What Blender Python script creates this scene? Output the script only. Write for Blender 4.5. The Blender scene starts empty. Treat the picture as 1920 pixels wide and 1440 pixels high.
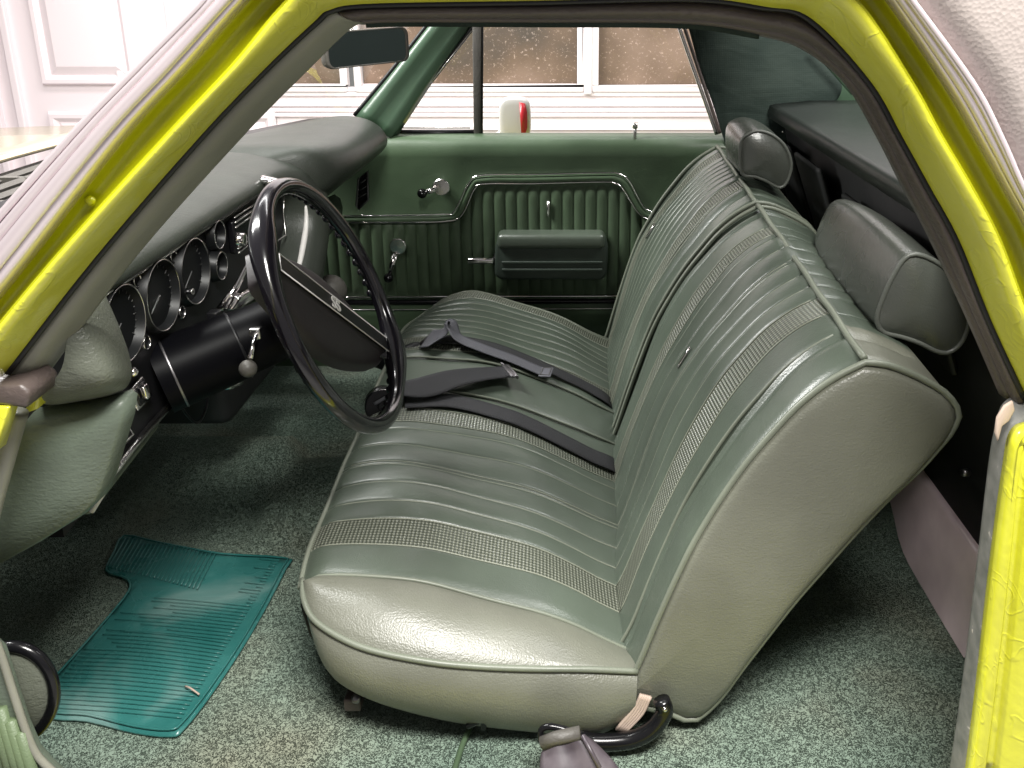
import bpy, bmesh, math, random
from mathutils import Vector, Matrix
import numpy as np
random.seed(3)
R = math.radians
S = bpy.context.scene
COL = S.collection
# ------------------------------------------------------------------ camera
# x runs to the rear of the car, y across it (0 = driver's door opening), z up (0 = carpet)
CAM = (0.0, -.756, .95); FPX = 1650.; PX0 = 1075.; PY0 = 500.; PITCH = math.atan(520/1650.)
cd = bpy.data.cameras.new('camera'); cam = bpy.data.objects.new('camera', cd); COL.objects.link(cam)
cam.location = CAM; cam.rotation_euler = (math.pi/2 - PITCH, 0, 0)
cd.sensor_fit = 'HORIZONTAL'; cd.sensor_width = 36; cd.lens = FPX/1920*36
cd.shift_x = (960-PX0)/1920; cd.shift_y = -(720-PY0)/1920
cd.clip_start = .02; cd.clip_end = 100
S.camera = cam
# ------------------------------------------------------------------ light
W = bpy.data.worlds.new('World'); S.world = W; W.use_nodes = True
wn = W.node_tree.nodes['Background']; wn.inputs[0].default_value = (1, .965, .96, 1); wn.inputs[1].default_value = .13
def area(name, loc, target, size, sy, power, col=(1, 1, 1)):
    l = bpy.data.lights.new(name, 'AREA'); l.shape = 'RECTANGLE'; l.size = size; l.size_y = sy; l.energy = power; l.color = col
    o = bpy.data.objects.new(name, l); COL.objects.link(o); o.location = loc
    o.rotation_euler = (Vector(target)-Vector(loc)).to_track_quat('-Z', 'Y').to_euler()
    return o
area('area_lamp', (.22, -.76, 2.15), (.05, .1, .1), .9, .40, 64, (1, .97, .93))
area('area_lamp', (-1.75, 1.0, 2.3), (-.2, .8, .3), .3, 1.6, 85, (1, .98, .96))
area('area_lamp', (1.55, .9, 2.6), (.4, .7, .5), .3, 1.4, 30, (1, .98, .96))
area('area_lamp', (-.3, 2.3, 2.6), (-.3, 3.6, .3), 3.4, .4, 40, (1, .96, .97))  # added lamp, aimed at the far wall to wash it out white
S.view_settings.view_transform = 'Standard'; S.view_settings.look = 'None'
S.view_settings.exposure = 1.0; S.view_settings.gamma = 1; S.view_settings.use_curve_mapping = False
S.cycles.use_denoising = True; S.cycles.max_bounces = 8; S.cycles.transparent_max_bounces = 16

# ------------------------------------------------------------------ geometry helpers
ct, st = math.cos(PITCH), math.sin(PITCH)
def ray(px, py):
    u = (px-PX0)/FPX; v = (py-PY0)/FPX
    return (u, ct-v*st, -st-v*ct)
def at(px, py, y=None, x=None, z=None):
    """where the sight line through a photo pixel meets the real plane x=, y= or z="""
    d = ray(px, py)
    if y is not None: t = (y-CAM[1])/d[1]
    elif x is not None: t = (x-CAM[0])/d[0]
    else: t = (z-CAM[2])/d[2]
    return Vector([CAM[i]+t*d[i] for i in range(3)])
def V(*a): return Vector(a)
def cr(pts, n=8, closed=False):
    """Catmull-Rom through the points, n samples per segment"""
    P = [Vector(p) for p in pts]; m = len(P); out = []
    segs = m if closed else m-1
    for i in range(segs):
        if closed: a, b, c, d = P[(i-1) % m], P[i], P[(i+1) % m], P[(i+2) % m]
        else:
            b, c = P[i], P[i+1]
            a = P[i-1] if i > 0 else b*2-c
            d = P[i+2] if i+2 < m else c*2-b
        for k in range(n):
            t = k/n
            out.append(.5*((2*b)+(c-a)*t+(2*a-5*b+4*c-d)*t*t+(3*b-a-3*c+d)*t*t*t))
    if not closed: out.append(P[-1].copy())
    return out
def resamp(pts, n):
    P = [Vector(p) for p in pts]; L = [0]
    for a, b in zip(P, P[1:]): L.append(L[-1]+(b-a).length)
    out = []; j = 0
    for i in range(n):
        t = L[-1]*i/(n-1)
        while j < len(P)-2 and L[j+1] < t: j += 1
        d = L[j+1]-L[j]
        out.append(P[j].lerp(P[j+1], 0 if d < 1e-9 else min(1, (t-L[j])/d)))
    return out
def interp(x, xs, ys): return float(np.interp(x, xs, ys))
ORG = {}
def org(o): return ORG.get(o.name, Vector((0, 0, 0))) if o else Vector((0, 0, 0))
def mesh(name, verts, faces, mat, parent=None, smooth=True, uvs=None, mats=None, fmat=None):
    me = bpy.data.meshes.new(name); of = org(parent)
    me.from_pydata([tuple(Vector(v)-of) for v in verts], [], faces)
    for m in (mats or [mat]): me.materials.append(m)
    if fmat:
        for p, k in zip(me.polygons, fmat): p.material_index = k
    if smooth:
        for p in me.polygons: p.use_smooth = True
    if uvs:
        ul = me.uv_layers.new(name='UVMap')
        for l in me.loops: ul.data[l.index].uv = uvs[l.vertex_index]
    me.update()
    o = bpy.data.objects.new(name, me); COL.objects.link(o)
    if parent: o.parent = parent; ORG[o.name] = of.copy()
    else: ORG[o.name] = Vector((0, 0, 0))
    return o
class MB:
    """collects shapes for ONE mesh object"""
    def __init__(s): s.v = []; s.f = []; s.sharp = False
    def add(s, v, f):
        k = len(s.v); s.v += [Vector(p) for p in v]; s.f += [tuple(i+k for i in q) for q in f]; return s
    def grid(s, g, cu=False, cv=False):
        nu, nv = len(g), len(g[0]); f = []
        for i in range(nu if cu else nu-1):
            for j in range(nv if cv else nv-1):
                a, b = i, (i+1) % nu; c, d = j, (j+1) % nv
                f.append((a*nv+c, b*nv+c, b*nv+d, a*nv+d))
        return s.add([p for r in g for p in r], f)
    def tube(s, path, r, n=10, closed=False, cap=True):
        P = [Vector(p) for p in path]; m = len(P); g = []; prev = None
        for i, p in enumerate(P):
            a = P[(i-1) % m] if (closed or i > 0) else p
            b = P[(i+1) % m] if (closed or i < m-1) else p
            t = (b-a).normalized() if (b-a).length > 1e-9 else V(1, 0, 0)
            if prev is None:
                prev = t.orthogonal().normalized()
            prev = (prev-t*prev.dot(t))
            prev = prev.normalized() if prev.length > 1e-6 else t.orthogonal().normalized()
            q = t.cross(prev); rr = r[i] if isinstance(r, (list, tuple)) else r
            g.append([p+(prev*math.cos(2*math.pi*k/n)+q*math.sin(2*math.pi*k/n))*rr for k in range(n)])
        s.grid(g, cu=closed, cv=True)
        if cap and not closed:
            k = len(s.v)-m*n
            s.f.append(tuple(k+i for i in range(n))[::-1]); s.f.append(tuple(k+(m-1)*n+i for i in range(n)))
        return s
    def box(s, c, h, rot=None):
        c = Vector(c); M = rot or Matrix.Identity(3)
        vs = [c+M@Vector((x*h[0], y*h[1], z*h[2])) for x in (-1, 1) for y in (-1, 1) for z in (-1, 1)]
        return s.add(vs, [(0, 1, 3, 2), (4, 6, 7, 5), (0, 4, 5, 1), (2, 3, 7, 6), (0, 2, 6, 4), (1, 5, 7, 3)])
    def prism(s, poly, d):
        """poly: planar 3-D loop, d: extrusion vector"""
        n = len(poly); d = Vector(d); P = [Vector(p) for p in poly]
        return s.add(P+[p+d for p in P], [tuple(range(n))[::-1], tuple(range(n, 2*n))]+[(i, (i+1) % n, n+(i+1) % n, n+i) for i in range(n)])
    def lathe(s, c, axis, prof, n=28):
        """prof: (distance along the axis, radius)"""
        c = Vector(c); a = Vector(axis).normalized(); u = a.orthogonal().normalized(); w = a.cross(u)
        g = [[c+a*h+(u*math.cos(2*math.pi*k/n)+w*math.sin(2*math.pi*k/n))*max(r, 1e-5) for k in range(n)] for h, r in prof]
        return s.grid(g, cv=True)
    def ball(s, c, r, n=14):
        return s.lathe(c, (0, 0, 1), [(-math.cos(math.pi*i/n)*r, math.sin(math.pi*i/n)*r) for i in range(n+1)], 2*n)
    def build(s, name, mat, parent=None, smooth=True, bevel=0, seg=2, sub=0, solid=0, ang=None):
        o = mesh(name, s.v, s.f, mat, parent, smooth)
        bm = bmesh.new(); bm.from_mesh(o.data); bmesh.ops.remove_doubles(bm, verts=bm.verts, dist=1e-6)
        bmesh.ops.recalc_face_normals(bm, faces=bm.faces); bm.to_mesh(o.data); bm.free()
        if smooth:
            for p in o.data.polygons: p.use_smooth = True
        if bevel:
            m = o.modifiers.new('b', 'BEVEL'); m.width = bevel; m.segments = seg; m.limit_method = 'ANGLE'; m.angle_limit = R(35)
        if sub:
            m = o.modifiers.new('s', 'SUBSURF'); m.levels = m.render_levels = sub
        if solid:
            m = o.modifiers.new('t', 'SOLIDIFY'); m.thickness = solid; m.offset = 0
        if ang: 
            m = o.modifiers.new('w', 'WEIGHTED_NORMAL') if False else None
            o.data.set_sharp_from_angle(angle=R(ang))
        return o
def thing(name, label, cat, loc, group=None):
    o = bpy.data.objects.new(name, None); COL.objects.link(o); o.location = loc; o.empty_display_size = .1
    ORG[o.name] = Vector(loc); o['label'] = label; o['category'] = cat
    if group: o['group'] = group
    return o
def tag(o, label, cat, group=None):
    o['label'] = label; o['category'] = cat
    if group: o['group'] = group
    return o

# ------------------------------------------------------------------ materials
def mat(name, col, rough=.5, metal=0, spec=.5, coat=0, coat_r=.05):
    m = bpy.data.materials.new(name); m.use_nodes = True
    b = m.node_tree.nodes['Principled BSDF']
    b.inputs['Base Color'].default_value = (*col, 1); b.inputs['Roughness'].default_value = rough
    b.inputs['Metallic'].default_value = metal; b.inputs['Specular IOR Level'].default_value = spec
    b.inputs['Coat Weight'].default_value = coat; b.inputs['Coat Roughness'].default_value = coat_r
    return m
def nd(m, t, **k):
    n = m.node_tree.nodes.new(t)
    for a, v in k.items():
        if a in n.inputs.keys(): n.inputs[a].default_value = v
        else: setattr(n, a, v)
    return n
def mth(m, op, a, b=None):
    n = nd(m, 'ShaderNodeMath', operation=op)
    for i, q in enumerate((a, b)):
        if q is None: continue
        if isinstance(q, (int, float)): n.inputs[i].default_value = q
        else: lk(m, q, n.inputs[i])
    return n.outputs[0]
def lk(m, a, b): m.node_tree.links.new(a, b)
def bs(m): return m.node_tree.nodes['Principled BSDF']
def coords(m, kind='Object', scale=(1, 1, 1), rot=(0, 0, 0)):
    t = nd(m, 'ShaderNodeTexCoord'); mp = nd(m, 'ShaderNodeMapping'); mp.inputs['Scale'].default_value = scale; mp.inputs['Rotation'].default_value = rot
    lk(m, t.outputs[kind], mp.inputs[0]); return mp.outputs[0]
def ramp(m, fac, stops):
    r = nd(m, 'ShaderNodeValToRGB'); e = r.color_ramp.elements
    while len(e) < len(stops): e.new(.5)
    for q, (p, c) in zip(e, stops): q.position = p; q.color = (*c, 1)
    lk(m, fac, r.inputs[0]); return r.outputs[0]
def bump(m, h, strength=.3, dist=.002, prev=None):
    b = nd(m, 'ShaderNodeBump', Strength=strength, Distance=dist); lk(m, h, b.inputs['Height'])
    if prev: lk(m, prev, b.inputs['Normal'])
    lk(m, b.outputs[0], bs(m).inputs['Normal']); return b.outputs[0]
def vary(m, c1, c2, scale=6, detail=3, vec=None, lo=.35, hi=.65):
    n = nd(m, 'ShaderNodeTexNoise', Scale=scale, Detail=detail); lk(m, vec or coords(m), n.inputs['Vector'])
    o = ramp(m, n.outputs['Fac'], [(lo, c1), (hi, c2)]); lk(m, o, bs(m).inputs['Base Color']); return o
def vinyl(name, col, rough=.4, grain=420, gs=.35, wr=.25, spec=.5, var=.12):
    m = mat(name, col, rough, spec=spec)
    c = Vector(col); vary(m, tuple(c*(1-var)), tuple(c*(1+var)), 7)
    v = coords(m)
    vo = nd(m, 'ShaderNodeTexVoronoi', Scale=grain); lk(m, v, vo.inputs['Vector'])
    n0 = bump(m, vo.outputs['Distance'], gs, .0006)
    vs = coords(m, scale=(1, 1.6, 2.2))
    n = nd(m, 'ShaderNodeTexNoise', Scale=120, Detail=4, Distortion=.5); lk(m, vs, n.inputs['Vector'])
    n1 = bump(m, n.outputs['Fac'], wr, .0015, n0)
    n2 = nd(m, 'ShaderNodeTexNoise', Scale=9, Detail=2); lk(m, v, n2.inputs['Vector'])
    bump(m, n2.outputs['Fac'], .25, .012, n1)
    rr = nd(m, 'ShaderNodeMapRange'); rr.inputs['To Min'].default_value = rough-.05; rr.inputs['To Max'].default_value = rough+.09
    lk(m, n2.outputs['Fac'], rr.inputs['Value']); lk(m, rr.outputs[0], bs(m).inputs['Roughness'])
    return m
SEAT = (.066, .083, .063)
M = {}
M['seat'] = vinyl('seat_vinyl', SEAT, .33, 520, .25, .2, spec=.75)
M['seatside'] = vinyl('seat_side_vinyl', (.128, .132, .104), .38, 420, .45, .3, spec=.75)
M['pipe'] = vinyl('piping_vinyl', (.14, .155, .12), .4, 500, .1, .1)
M['pad'] = vinyl('dash_vinyl', (.028, .033, .026), .40, 420, .35, .3)
M['padend'] = vinyl('dash_end_vinyl', (.105, .115, .09), .4, 420, .4, .6)
M['kick'] = vinyl('kick_panel_vinyl', (.095, .118, .09), .38, 300, .25, .5)
M['door'] = vinyl('door_vinyl', (.066, .105, .058), .42, 420, .25, .15)
M['doorpl'] = vinyl('door_pleat_vinyl', (.055, .086, .047), .5, 420, .25, .15)
M['metalgreen'] = vinyl('painted_green_metal', (.045, .082, .05), .3, 200, .05, .1)
M['arm'] = vinyl('armrest_vinyl', (.035, .048, .038), .42)
M['headrest'] = vinyl('headrest_vinyl', (.050, .054, .046), .24, 520, .3, .2, spec=.9)
M['trimgrey'] = vinyl('pillar_trim', (.22, .22, .18), .42, 200, .1, .1)
M['shelf'] = vinyl('shelf_board', (.012, .016, .013), .4, 100, .05, .1)
M['dark'] = vinyl('dark_board', (.012, .013, .013), .6, 100, .1, .1)
M['rubber'] = vinyl('weather_rubber', (.075, .058, .052), .36, 160, .5, .6)
M['rubber2'] = vinyl('weather_rubber_grey', (.075, .07, .062), .5, 160, .5, .5)
M['black'] = mat('gloss_black', (.005, .005, .006), .22, spec=.4)
M['colblack'] = mat('column_black', (.0022, .0022, .003), .42, spec=.06)
M['satin'] = mat('satin_black', (.007, .007, .008), .38, spec=.35)
M['wheel'] = mat('wheel_black', (.006, .005, .0075), .16, spec=.7, coat=.3)
M['chrome'] = mat('chrome', (.82, .78, .78), .09, 1)
M['satinchrome'] = mat('satin_chrome', (.7, .68, .66), .25, 1)
M['steel'] = mat('dull_steel', (.25, .24, .25), .4, 1)
M['belt'] = mat('belt_webbing', (.018, .018, .021), .6)
M['belt2'] = mat('belt_webbing_worn', (.10, .10, .115), .5)
for k in ('belt', 'belt2'):
    m = M[k]; w = nd(m, 'ShaderNodeTexWave', Scale=1); w.bands_direction = 'X'; lk(m, coords(m, 'UV', (14, 14, 14)), w.inputs['Vector'])
    n0 = bump(m, w.outputs['Fac'], .5, .0015)
    n = nd(m, 'ShaderNodeTexNoise', Scale=40, Detail=4); lk(m, coords(m), n.inputs['Vector']); bump(m, n.outputs['Fac'], .4, .002, n0)
M['padwheel'] = vinyl('wheel_pad_vinyl', (.014, .010, .0115), .5, 500, .2, .1)
M['white'] = mat('white_line', (.7, .68, .66), .4)
M['dial'] = mat('dial_face', (.005, .0055, .006), .42, spec=.25)
M['pink'] = mat('primed_metal', (.62, .5, .52), .35); vary(M['pink'], (.6, .48, .51), (.75, .62, .64), 9)
M['jute'] = mat('jute', (.42, .33, .27), .8)
def glass(name, tint=(1, 1, 1), f=.06, rough=0.0):
    m = bpy.data.materials.new(name); m.use_nodes = True; nt = m.node_tree; nt.nodes.clear()
    o = nt.nodes.new('ShaderNodeOutputMaterial'); mx = nt.nodes.new('ShaderNodeMixShader'); t = nt.nodes.new('ShaderNodeBsdfTransparent'); g = nt.nodes.new('ShaderNodeBsdfGlossy')
    t.inputs[0].default_value = (*tint, 1); g.inputs['Roughness'].default_value = rough; fr = nt.nodes.new('ShaderNodeLayerWeight'); fr.inputs[0].default_value = .5
    pw = nt.nodes.new('ShaderNodeMath'); pw.operation = 'POWER'; pw.inputs[1].default_value = 4.5; nt.links.new(fr.outputs['Facing'], pw.inputs[0])
    ma = nt.nodes.new('ShaderNodeMath'); ma.operation = 'MULTIPLY_ADD'; ma.inputs[1].default_value = .4; ma.inputs[2].default_value = .025
    nt.links.new(pw.outputs[0], ma.inputs[0]); nt.links.new(ma.outputs[0], mx.inputs[0]); nt.links.new(t.outputs[0], mx.inputs[1]); nt.links.new(g.outputs[0], mx.inputs[2]); nt.links.new(mx.outputs[0], o.inputs[0])
    return m
M['glass'] = glass('window_glass', (.93, .95, .94))
# car paint: orange-peel, brush sags
m = M['paint'] = mat('yellow_green_paint', (.60, .60, .02), .38, spec=.5, coat=1, coat_r=.10)
vary(m, (.55, .55, .025), (.64, .63, .04), 5)
n = nd(m, 'ShaderNodeTexNoise', Scale=70, Detail=2); lk(m, coords(m), n.inputs['Vector']); n0 = bump(m, n.outputs['Fac'], .14, .005)
n = nd(m, 'ShaderNodeTexNoise', Scale=6, Detail=2); lk(m, coords(m), n.inputs['Vector']); n1 = bump(m, n.outputs['Fac'], .3, .02, n0)
n = nd(m, 'ShaderNodeTexNoise', Scale=22, Detail=1, Distortion=1.5); lk(m, coords(m, scale=(1, 1, 1)), n.inputs['Vector']); f = ramp(m, n.outputs['Fac'], [(.56, (0, 0, 0)), (.60, (.5, .5, .5)), (.64, (.2, .2, .2))]); bump(m, f, .25, .004, n1)
m = M['paintdk'] = mat('olive_paint', (.40, .38, .004), .3, spec=.4, coat=.3)
vary(m, (.34, .35, .003), (.42, .42, .005), 9)
# woven seat insert
m = M['weave'] = mat('woven_insert', (.125, .135, .10), .32, spec=.62)
uv = coords(m, 'UV'); sx = nd(m, 'ShaderNodeSeparateXYZ'); lk(m, uv, sx.inputs[0])
a = mth(m, 'SINE', mth(m, 'MULTIPLY', mth(m, 'ADD', sx.outputs[0], sx.outputs[1]), 2*math.pi/.0115))
b_ = mth(m, 'SINE', mth(m, 'MULTIPLY', mth(m, 'SUBTRACT', sx.outputs[0], sx.outputs[1]), 2*math.pi/.0115))
h = mth(m, 'MULTIPLY', a, b_)
bump(m, h, .9, .0012)
c = ramp(m, mth(m, 'ADD', mth(m, 'MULTIPLY', h, .5), .5), [(.0, (.035, .042, .03)), (.55, (.09, .10, .075)), (.95, (.24, .25, .2))]); lk(m, c, bs(m).inputs['Base Color'])
# carpet
m = M['carpet'] = mat('loop_carpet', (.1, .15, .11), .95, spec=.15)
v = coords(m)
n = nd(m, 'ShaderNodeTexNoise', Scale=215, Detail=1, Distortion=1.2); lk(m, v, n.inputs['Vector'])
wrm = mth(m, 'MULTIPLY', mth(m, 'ABSOLUTE', mth(m, 'SUBTRACT', n.outputs['Fac'], .5)), 8.0)
f = ramp(m, wrm, [(.05, (0, 0, 0)), (.55, (1, 1, 1))])
n0 = bump(m, f, .9, .005)
n2 = nd(m, 'ShaderNodeTexNoise', Scale=3.2, Detail=4); lk(m, v, n2.inputs['Vector'])
c2 = ramp(m, n2.outputs['Fac'], [(.35, (.145, .205, .165)), (.55, (.19, .245, .195)), (.75, (.225, .235, .175))])
mx = nd(m, 'ShaderNodeMix', data_type='RGBA', blend_type='MULTIPLY'); mx.inputs[0].default_value = 1
lk(m, c2, mx.inputs[6]); c3 = ramp(m, wrm, [(.06, (.42, .46, .44)), (.5, (1, 1, 1)), (1, (1.1, 1.1, 1.1))]); lk(m, c3, mx.inputs[7]); lk(m, mx.outputs[2], bs(m).inputs['Base Color'])  # gaps between loops darkened in the colour, in place of their self-shading
# headliner / quarter perforated vinyl
m = M['perf'] = mat('perforated_vinyl', (.03, .05, .042), .75, spec=.15)
v = coords(m); vo = nd(m, 'ShaderNodeTexVoronoi', Scale=230); vo.inputs['Randomness'].default_value = .15; lk(m, v, vo.inputs['Vector']); n0 = bump(m, vo.outputs['Distance'], .35, .002)
n = nd(m, 'ShaderNodeTexNoise', Scale=10, Detail=2, Distortion=.6); lk(m, coords(m, scale=(1, 1, 2.2)), n.inputs['Vector']); bump(m, n.outputs['Fac'], .25, .015, n0)
vary(m, (.016, .026, .022), (.030, .042, .035), 6)
# outside vinyl roof
m = M['roofvinyl'] = mat('roof_vinyl', (.5, .42, .39), .42)
v = coords(m); vo = nd(m, 'ShaderNodeTexVoronoi', Scale=300); lk(m, v, vo.inputs['Vector']); n0 = bump(m, vo.outputs['Distance'], .25, .0012)
vary(m, (.34, .30, .28), (.43, .38, .355), 4)
# teal ribbed mat
m = M['mat'] = mat('teal_floor_mat', (.004, .085, .075), .22, spec=.6)
v = coords(m); n = nd(m, 'ShaderNodeTexNoise', Scale=7, Detail=6, Distortion=.7); lk(m, v, n.inputs['Vector'])
c = ramp(m, n.outputs['Fac'], [(.3, (.020, .12, .11)), (.52, (.035, .155, .142)), (.70, (.13, .24, .22))]); lk(m, c, bs(m).inputs['Base Color'])
rr = ramp(m, n.outputs['Fac'], [(.4, (.18, .18, .18)), (.7, (.5, .5, .5))]); lk(m, rr, bs(m).inputs['Roughness'])
n2 = nd(m, 'ShaderNodeTexNoise', Scale=30, Detail=4); lk(m, coords(m, scale=(.5, 2, 1)), n2.inputs['Vector']); bump(m, n2.outputs['Fac'], .35, .004)
# garage
m = M['wall'] = mat('white_siding', (.8, .72, .73), .5); vary(m, (.76, .68, .70), (.84, .79, .79), 2)
m = M['wdoor'] = mat('white_door_paint', (.82, .73, .75), .4)
m = M['gfloor'] = mat('grey_garage_floor', (.3, .3, .3), .5); vary(m, (.25, .25, .25), (.36, .35, .34), 3)
m = M['pane'] = mat('garage_pane', (.2, .13, .09), .5)  # surroundings reflected in the glass are painted on as brown speckle
v = coords(m, scale=(1, 1, 1)); n = nd(m, 'ShaderNodeTexNoise', Scale=70, Detail=8, Roughness=.8); lk(m, v, n.inputs['Vector'])
n2 = nd(m, 'ShaderNodeTexNoise', Scale=2.2, Detail=3); lk(m, v, n2.inputs['Vector'])
ca = ramp(m, n2.outputs['Fac'], [(.35, (.06, .045, .033)), (.5, (.13, .085, .055)), (.65, (.22, .15, .11))])
cb = ramp(m, n.outputs['Fac'], [(.57, (0, 0, 0)), (.66, (.4, .32, .28))])
mx = nd(m, 'ShaderNodeMix', data_type='RGBA', blend_type='ADD'); mx.inputs[0].default_value = 1; lk(m, ca, mx.inputs[6]); lk(m, cb, mx.inputs[7])
lk(m, mx.outputs[2], bs(m).inputs['Base Color'])

# ================================================================== SETTING: the garage
o = MB().box((0, 1.5, -.5), (7, 7, .02)).build('ground', M['gfloor'], smooth=False); o['kind'] = 'structure'
WY = 3.5
def wp(px, py, d=0): return at(px, py, y=WY+d)
gw = thing('garage_wall', 'white ridged sectional wall with a row of windows behind the passenger side', 'wall', (0, WY, -.5))
zb = wp(1000, 160)[2]; zt = 2.6
mb = MB(); prof = [(-.48, 0)]
# siding profile with ridges at the photographed heights
for py in (240, 215, 206, 196, 190, 176, 168):
    z = wp(1000, py)[2]; prof += [(z-.012, 0), (z-.006, -.018), (z+.010, -.018), (z+.014, 0)]
prof += [(zb-.008, 0)]
mb.grid([[V(x, WY+dy, z) for z, dy in prof] for x in (-1.55, 4.5)])
mb.box((1.5, WY+.03, (zt+zb+.62)/2), (3.05, .03, (zt-zb-.62)/2))
mb.build('siding', M['wall'], gw, smooth=False)
def gwin(x0, x1):
    f = MB(); z1 = zb+.6
    for (a, b, c, d) in ((x0-.03, x1+.03, zb-.03, zb), (x0-.03, x1+.03, z1, z1+.03), (x0-.03, x0, zb, z1), (x1, x1+.03, zb, z1)):
        f.box(((a+b)/2, WY-.005, (c+d)/2), ((b-a)/2, .022, (d-c)/2))
    fo = f.build('window', M['wall'], gw, smooth=False, bevel=.006)
    p = MB().box(((x0+x1)/2, WY+.03, (zb+z1)/2), ((x1-x0)/2, .004, .3)).build('pane', M['pane'], fo, smooth=False)
xm0, xm1 = wp(1082, 160)[0], wp(1122, 160)[0]; ww = 1.02
gwin(xm0-ww, xm0); gwin(xm1, xm1+ww); gwin(xm0-2*ww-(xm1-xm0), xm0-ww-(xm1-xm0)); gwin(xm1+ww+(xm1-xm0), xm1+2*ww+(xm1-xm0))
# mullion
mb = MB().box(((xm0+xm1)/2, WY-.02, zb+.29), ((xm1-xm0)/2-.032, .02, .33)); mb.build('mullion', M['wall'], gw, smooth=False, bevel=.008)
# white panelled door further forward
gd = thing('garage_entry_door', 'white panelled door with raised mouldings beyond the windshield', 'door', (-2.6, WY, -.5))
mb = MB().box((-3.0, WY+.01, .8), (1.45, .02, 1.3)); mb.build('door_leaf', M['wdoor'], gd, smooth=False)
def panel(pxa, pya, pxb, pyb):
    mb = MB(); x0, x1, z1, z0 = wp(pxa, 160)[0], wp(pxb, 160)[0], wp(0, pya)[2], wp(0, pyb)[2]
    def fr(i, y): return [V(x0+i, y, z0+i), V(x1-i, y, z0+i), V(x1-i, y, z1-i), V(x0+i, y, z1-i)]
    L = [fr(0, WY-.011), fr(.012, WY-.035), fr(.03, WY-.035), fr(.05, WY-.018), fr(.09, WY-.035)]
    for p, q in zip(L, L[1:]):
        for k in range(4): mb.add([p[k], p[(k+1) % 4], q[(k+1) % 4], q[k]], [(0, 1, 2, 3)])
    mb.add(L[-1], [(0, 1, 2, 3)])
    mb.build('raised_panel', M['wdoor'], gd, smooth=False)
panel(84, -260, 266, 160); panel(84, 208, 266, 420); panel(330, -260, 512, 160); panel(330, 208, 512, 420)
mb = MB()
for px in (-20, 25): 
    a = wp(px, 100); mb.box((a[0], WY-.02, .8), (.018, .022, 1.3))
mb.build('door_casing', M['wdoor'], gd, smooth=False, bevel=.006)

FZ = -.035   # carpet level under the seat
# ================================================================== CAR BODY
body = thing('car_body', 'yellow-green car body shell framing the open driver doorway with chrome mouldings', 'car', (0, .7, -.4))
# knots: inner trim edge, paint inner edge, crease, chrome inner, chrome outer
K = [((85, 700), (12, 700), (-75, 700), (-125, 700), (-230, 700)),
     ((250, 480), (183, 480), (108, 480), (53, 480), (-70, 480)),
     ((443, 262), (376, 256), (312, 256), (228, 256), (128, 256)),
     ((572, 130), (500, 126), (435, 126), (347, 126), (255, 126)),
     ((655, 50), (592, 40), (520, 24), (455, 4), (370, 10)),
     ((685, 42), (622, 18), (580, -30), (525, -64), (450, -78)),
     ((760, 40), (700, 8), (680, -66), (660, -98), (620, -140)),
     ((1000, 41), (1000, 3), (1000, -75), (1000, -105), (1000, -150)),
     ((1290, 44), (1290, -3), (1350, -70), (1360, -100), (1400, -150)),
     ((1425, 64), (1425, 12), (1530, -40), (1600, -75), (1650, -80)),
     ((1510, 90), (1515, 33), (1610, 8), (1667, 0), (1711, 0)),
     ((1592, 156), (1628, 150), (1709, 156), (1773, 156), (1825, 156)),
     ((1652, 256), (1689, 256), (1764, 256), (1832, 256), (1877, 256)),
     ((1698, 347), (1739, 347), (1818, 347), (1882, 347), (1917, 347)),
     ((1752, 450), (1795, 450), (1873, 450), (1938, 450), (1970, 450)),
     ((1822, 600), (1855, 600), (1930, 600), (1996, 600), (2036, 600)),
     ((1885, 745), (1922, 745), (2000, 745), (2065, 745), (2110, 745))]
def curve(i, y, k0=0, k1=None, n=8): return cr([at(*k[i], y=y) for k in K[k0:k1]], n)
def band(name, ca, cb, prof, mat_, parent=body, solid=.004):
    """strip between two curves; prof: (across 0..1, lift towards the outside in m)"""
    g = []
    for a, b in zip(ca, cb): g.append([a.lerp(b, t)+V(0, -h, 0) for t, h in prof])
    return MB().grid(g).build(name, mat_, parent, solid=solid)
rnd = [(0, -.03), (.03, -.012), (.1, -.003), (.25, .004), (.5, .006), (.75, .004), (.9, -.001), (1, -.008)]
band('pillar_trim', curve(0, .045, 0, 6), curve(1, .014, 0, 6), [(0, -.003), (.02, .001), (.2, .0045), (.26, .009), (.45, .011), (.7, .008), (.88, .003), (.93, -.001), (1, -.004)], M['trimgrey'])
band('weatherstrip', curve(0, .035, 5), curve(1, .01, 5), [(0, -.010), (.05, -.003), (.15, .004), (.22, .002), (.28, .006), (.45, .012), (.62, .010), (.8, .0), (.9, -.004), (1, -.012)], M['rubber'])
band('door_frame_paint', curve(1, .012), curve(2, -.035), [(0, -.004), (.03, .001), (.12, .004), (.35, .008), (.6, .009), (.85, .006), (1, -.001)], M['paint'])
MB().tube([p+V(0, .002, 0) for p in curve(1, .006)], .0035, 8).build('frame_gap', M['satin'], body)
band('drip_channel', curve(2, -.034), curve(3, -.03), [(0, 0), (.1, -.012), (.5, -.018), (.9, -.010), (1, 0)], M['paintdk'])
M['mould'] = mat('moulding_chrome', (.86, .76, .79), .24, .6)  # half-diffuse pinkish white stands in for white walls reflected in the chrome
band('chrome_moulding', curve(3, -.031), curve(4, -.06), [(-.03, -.008), (-.01, .008), (.03, .0125), (.14, .0135), (.17, .010), (.20, .010), (.23, .0135), (.5, .0125), (.55, .008), (.60, .0095), (.75, .008), (.8, .003), (.85, .003), (.9, .005), (.97, .003), (1, -.003)], M['mould'])
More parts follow.
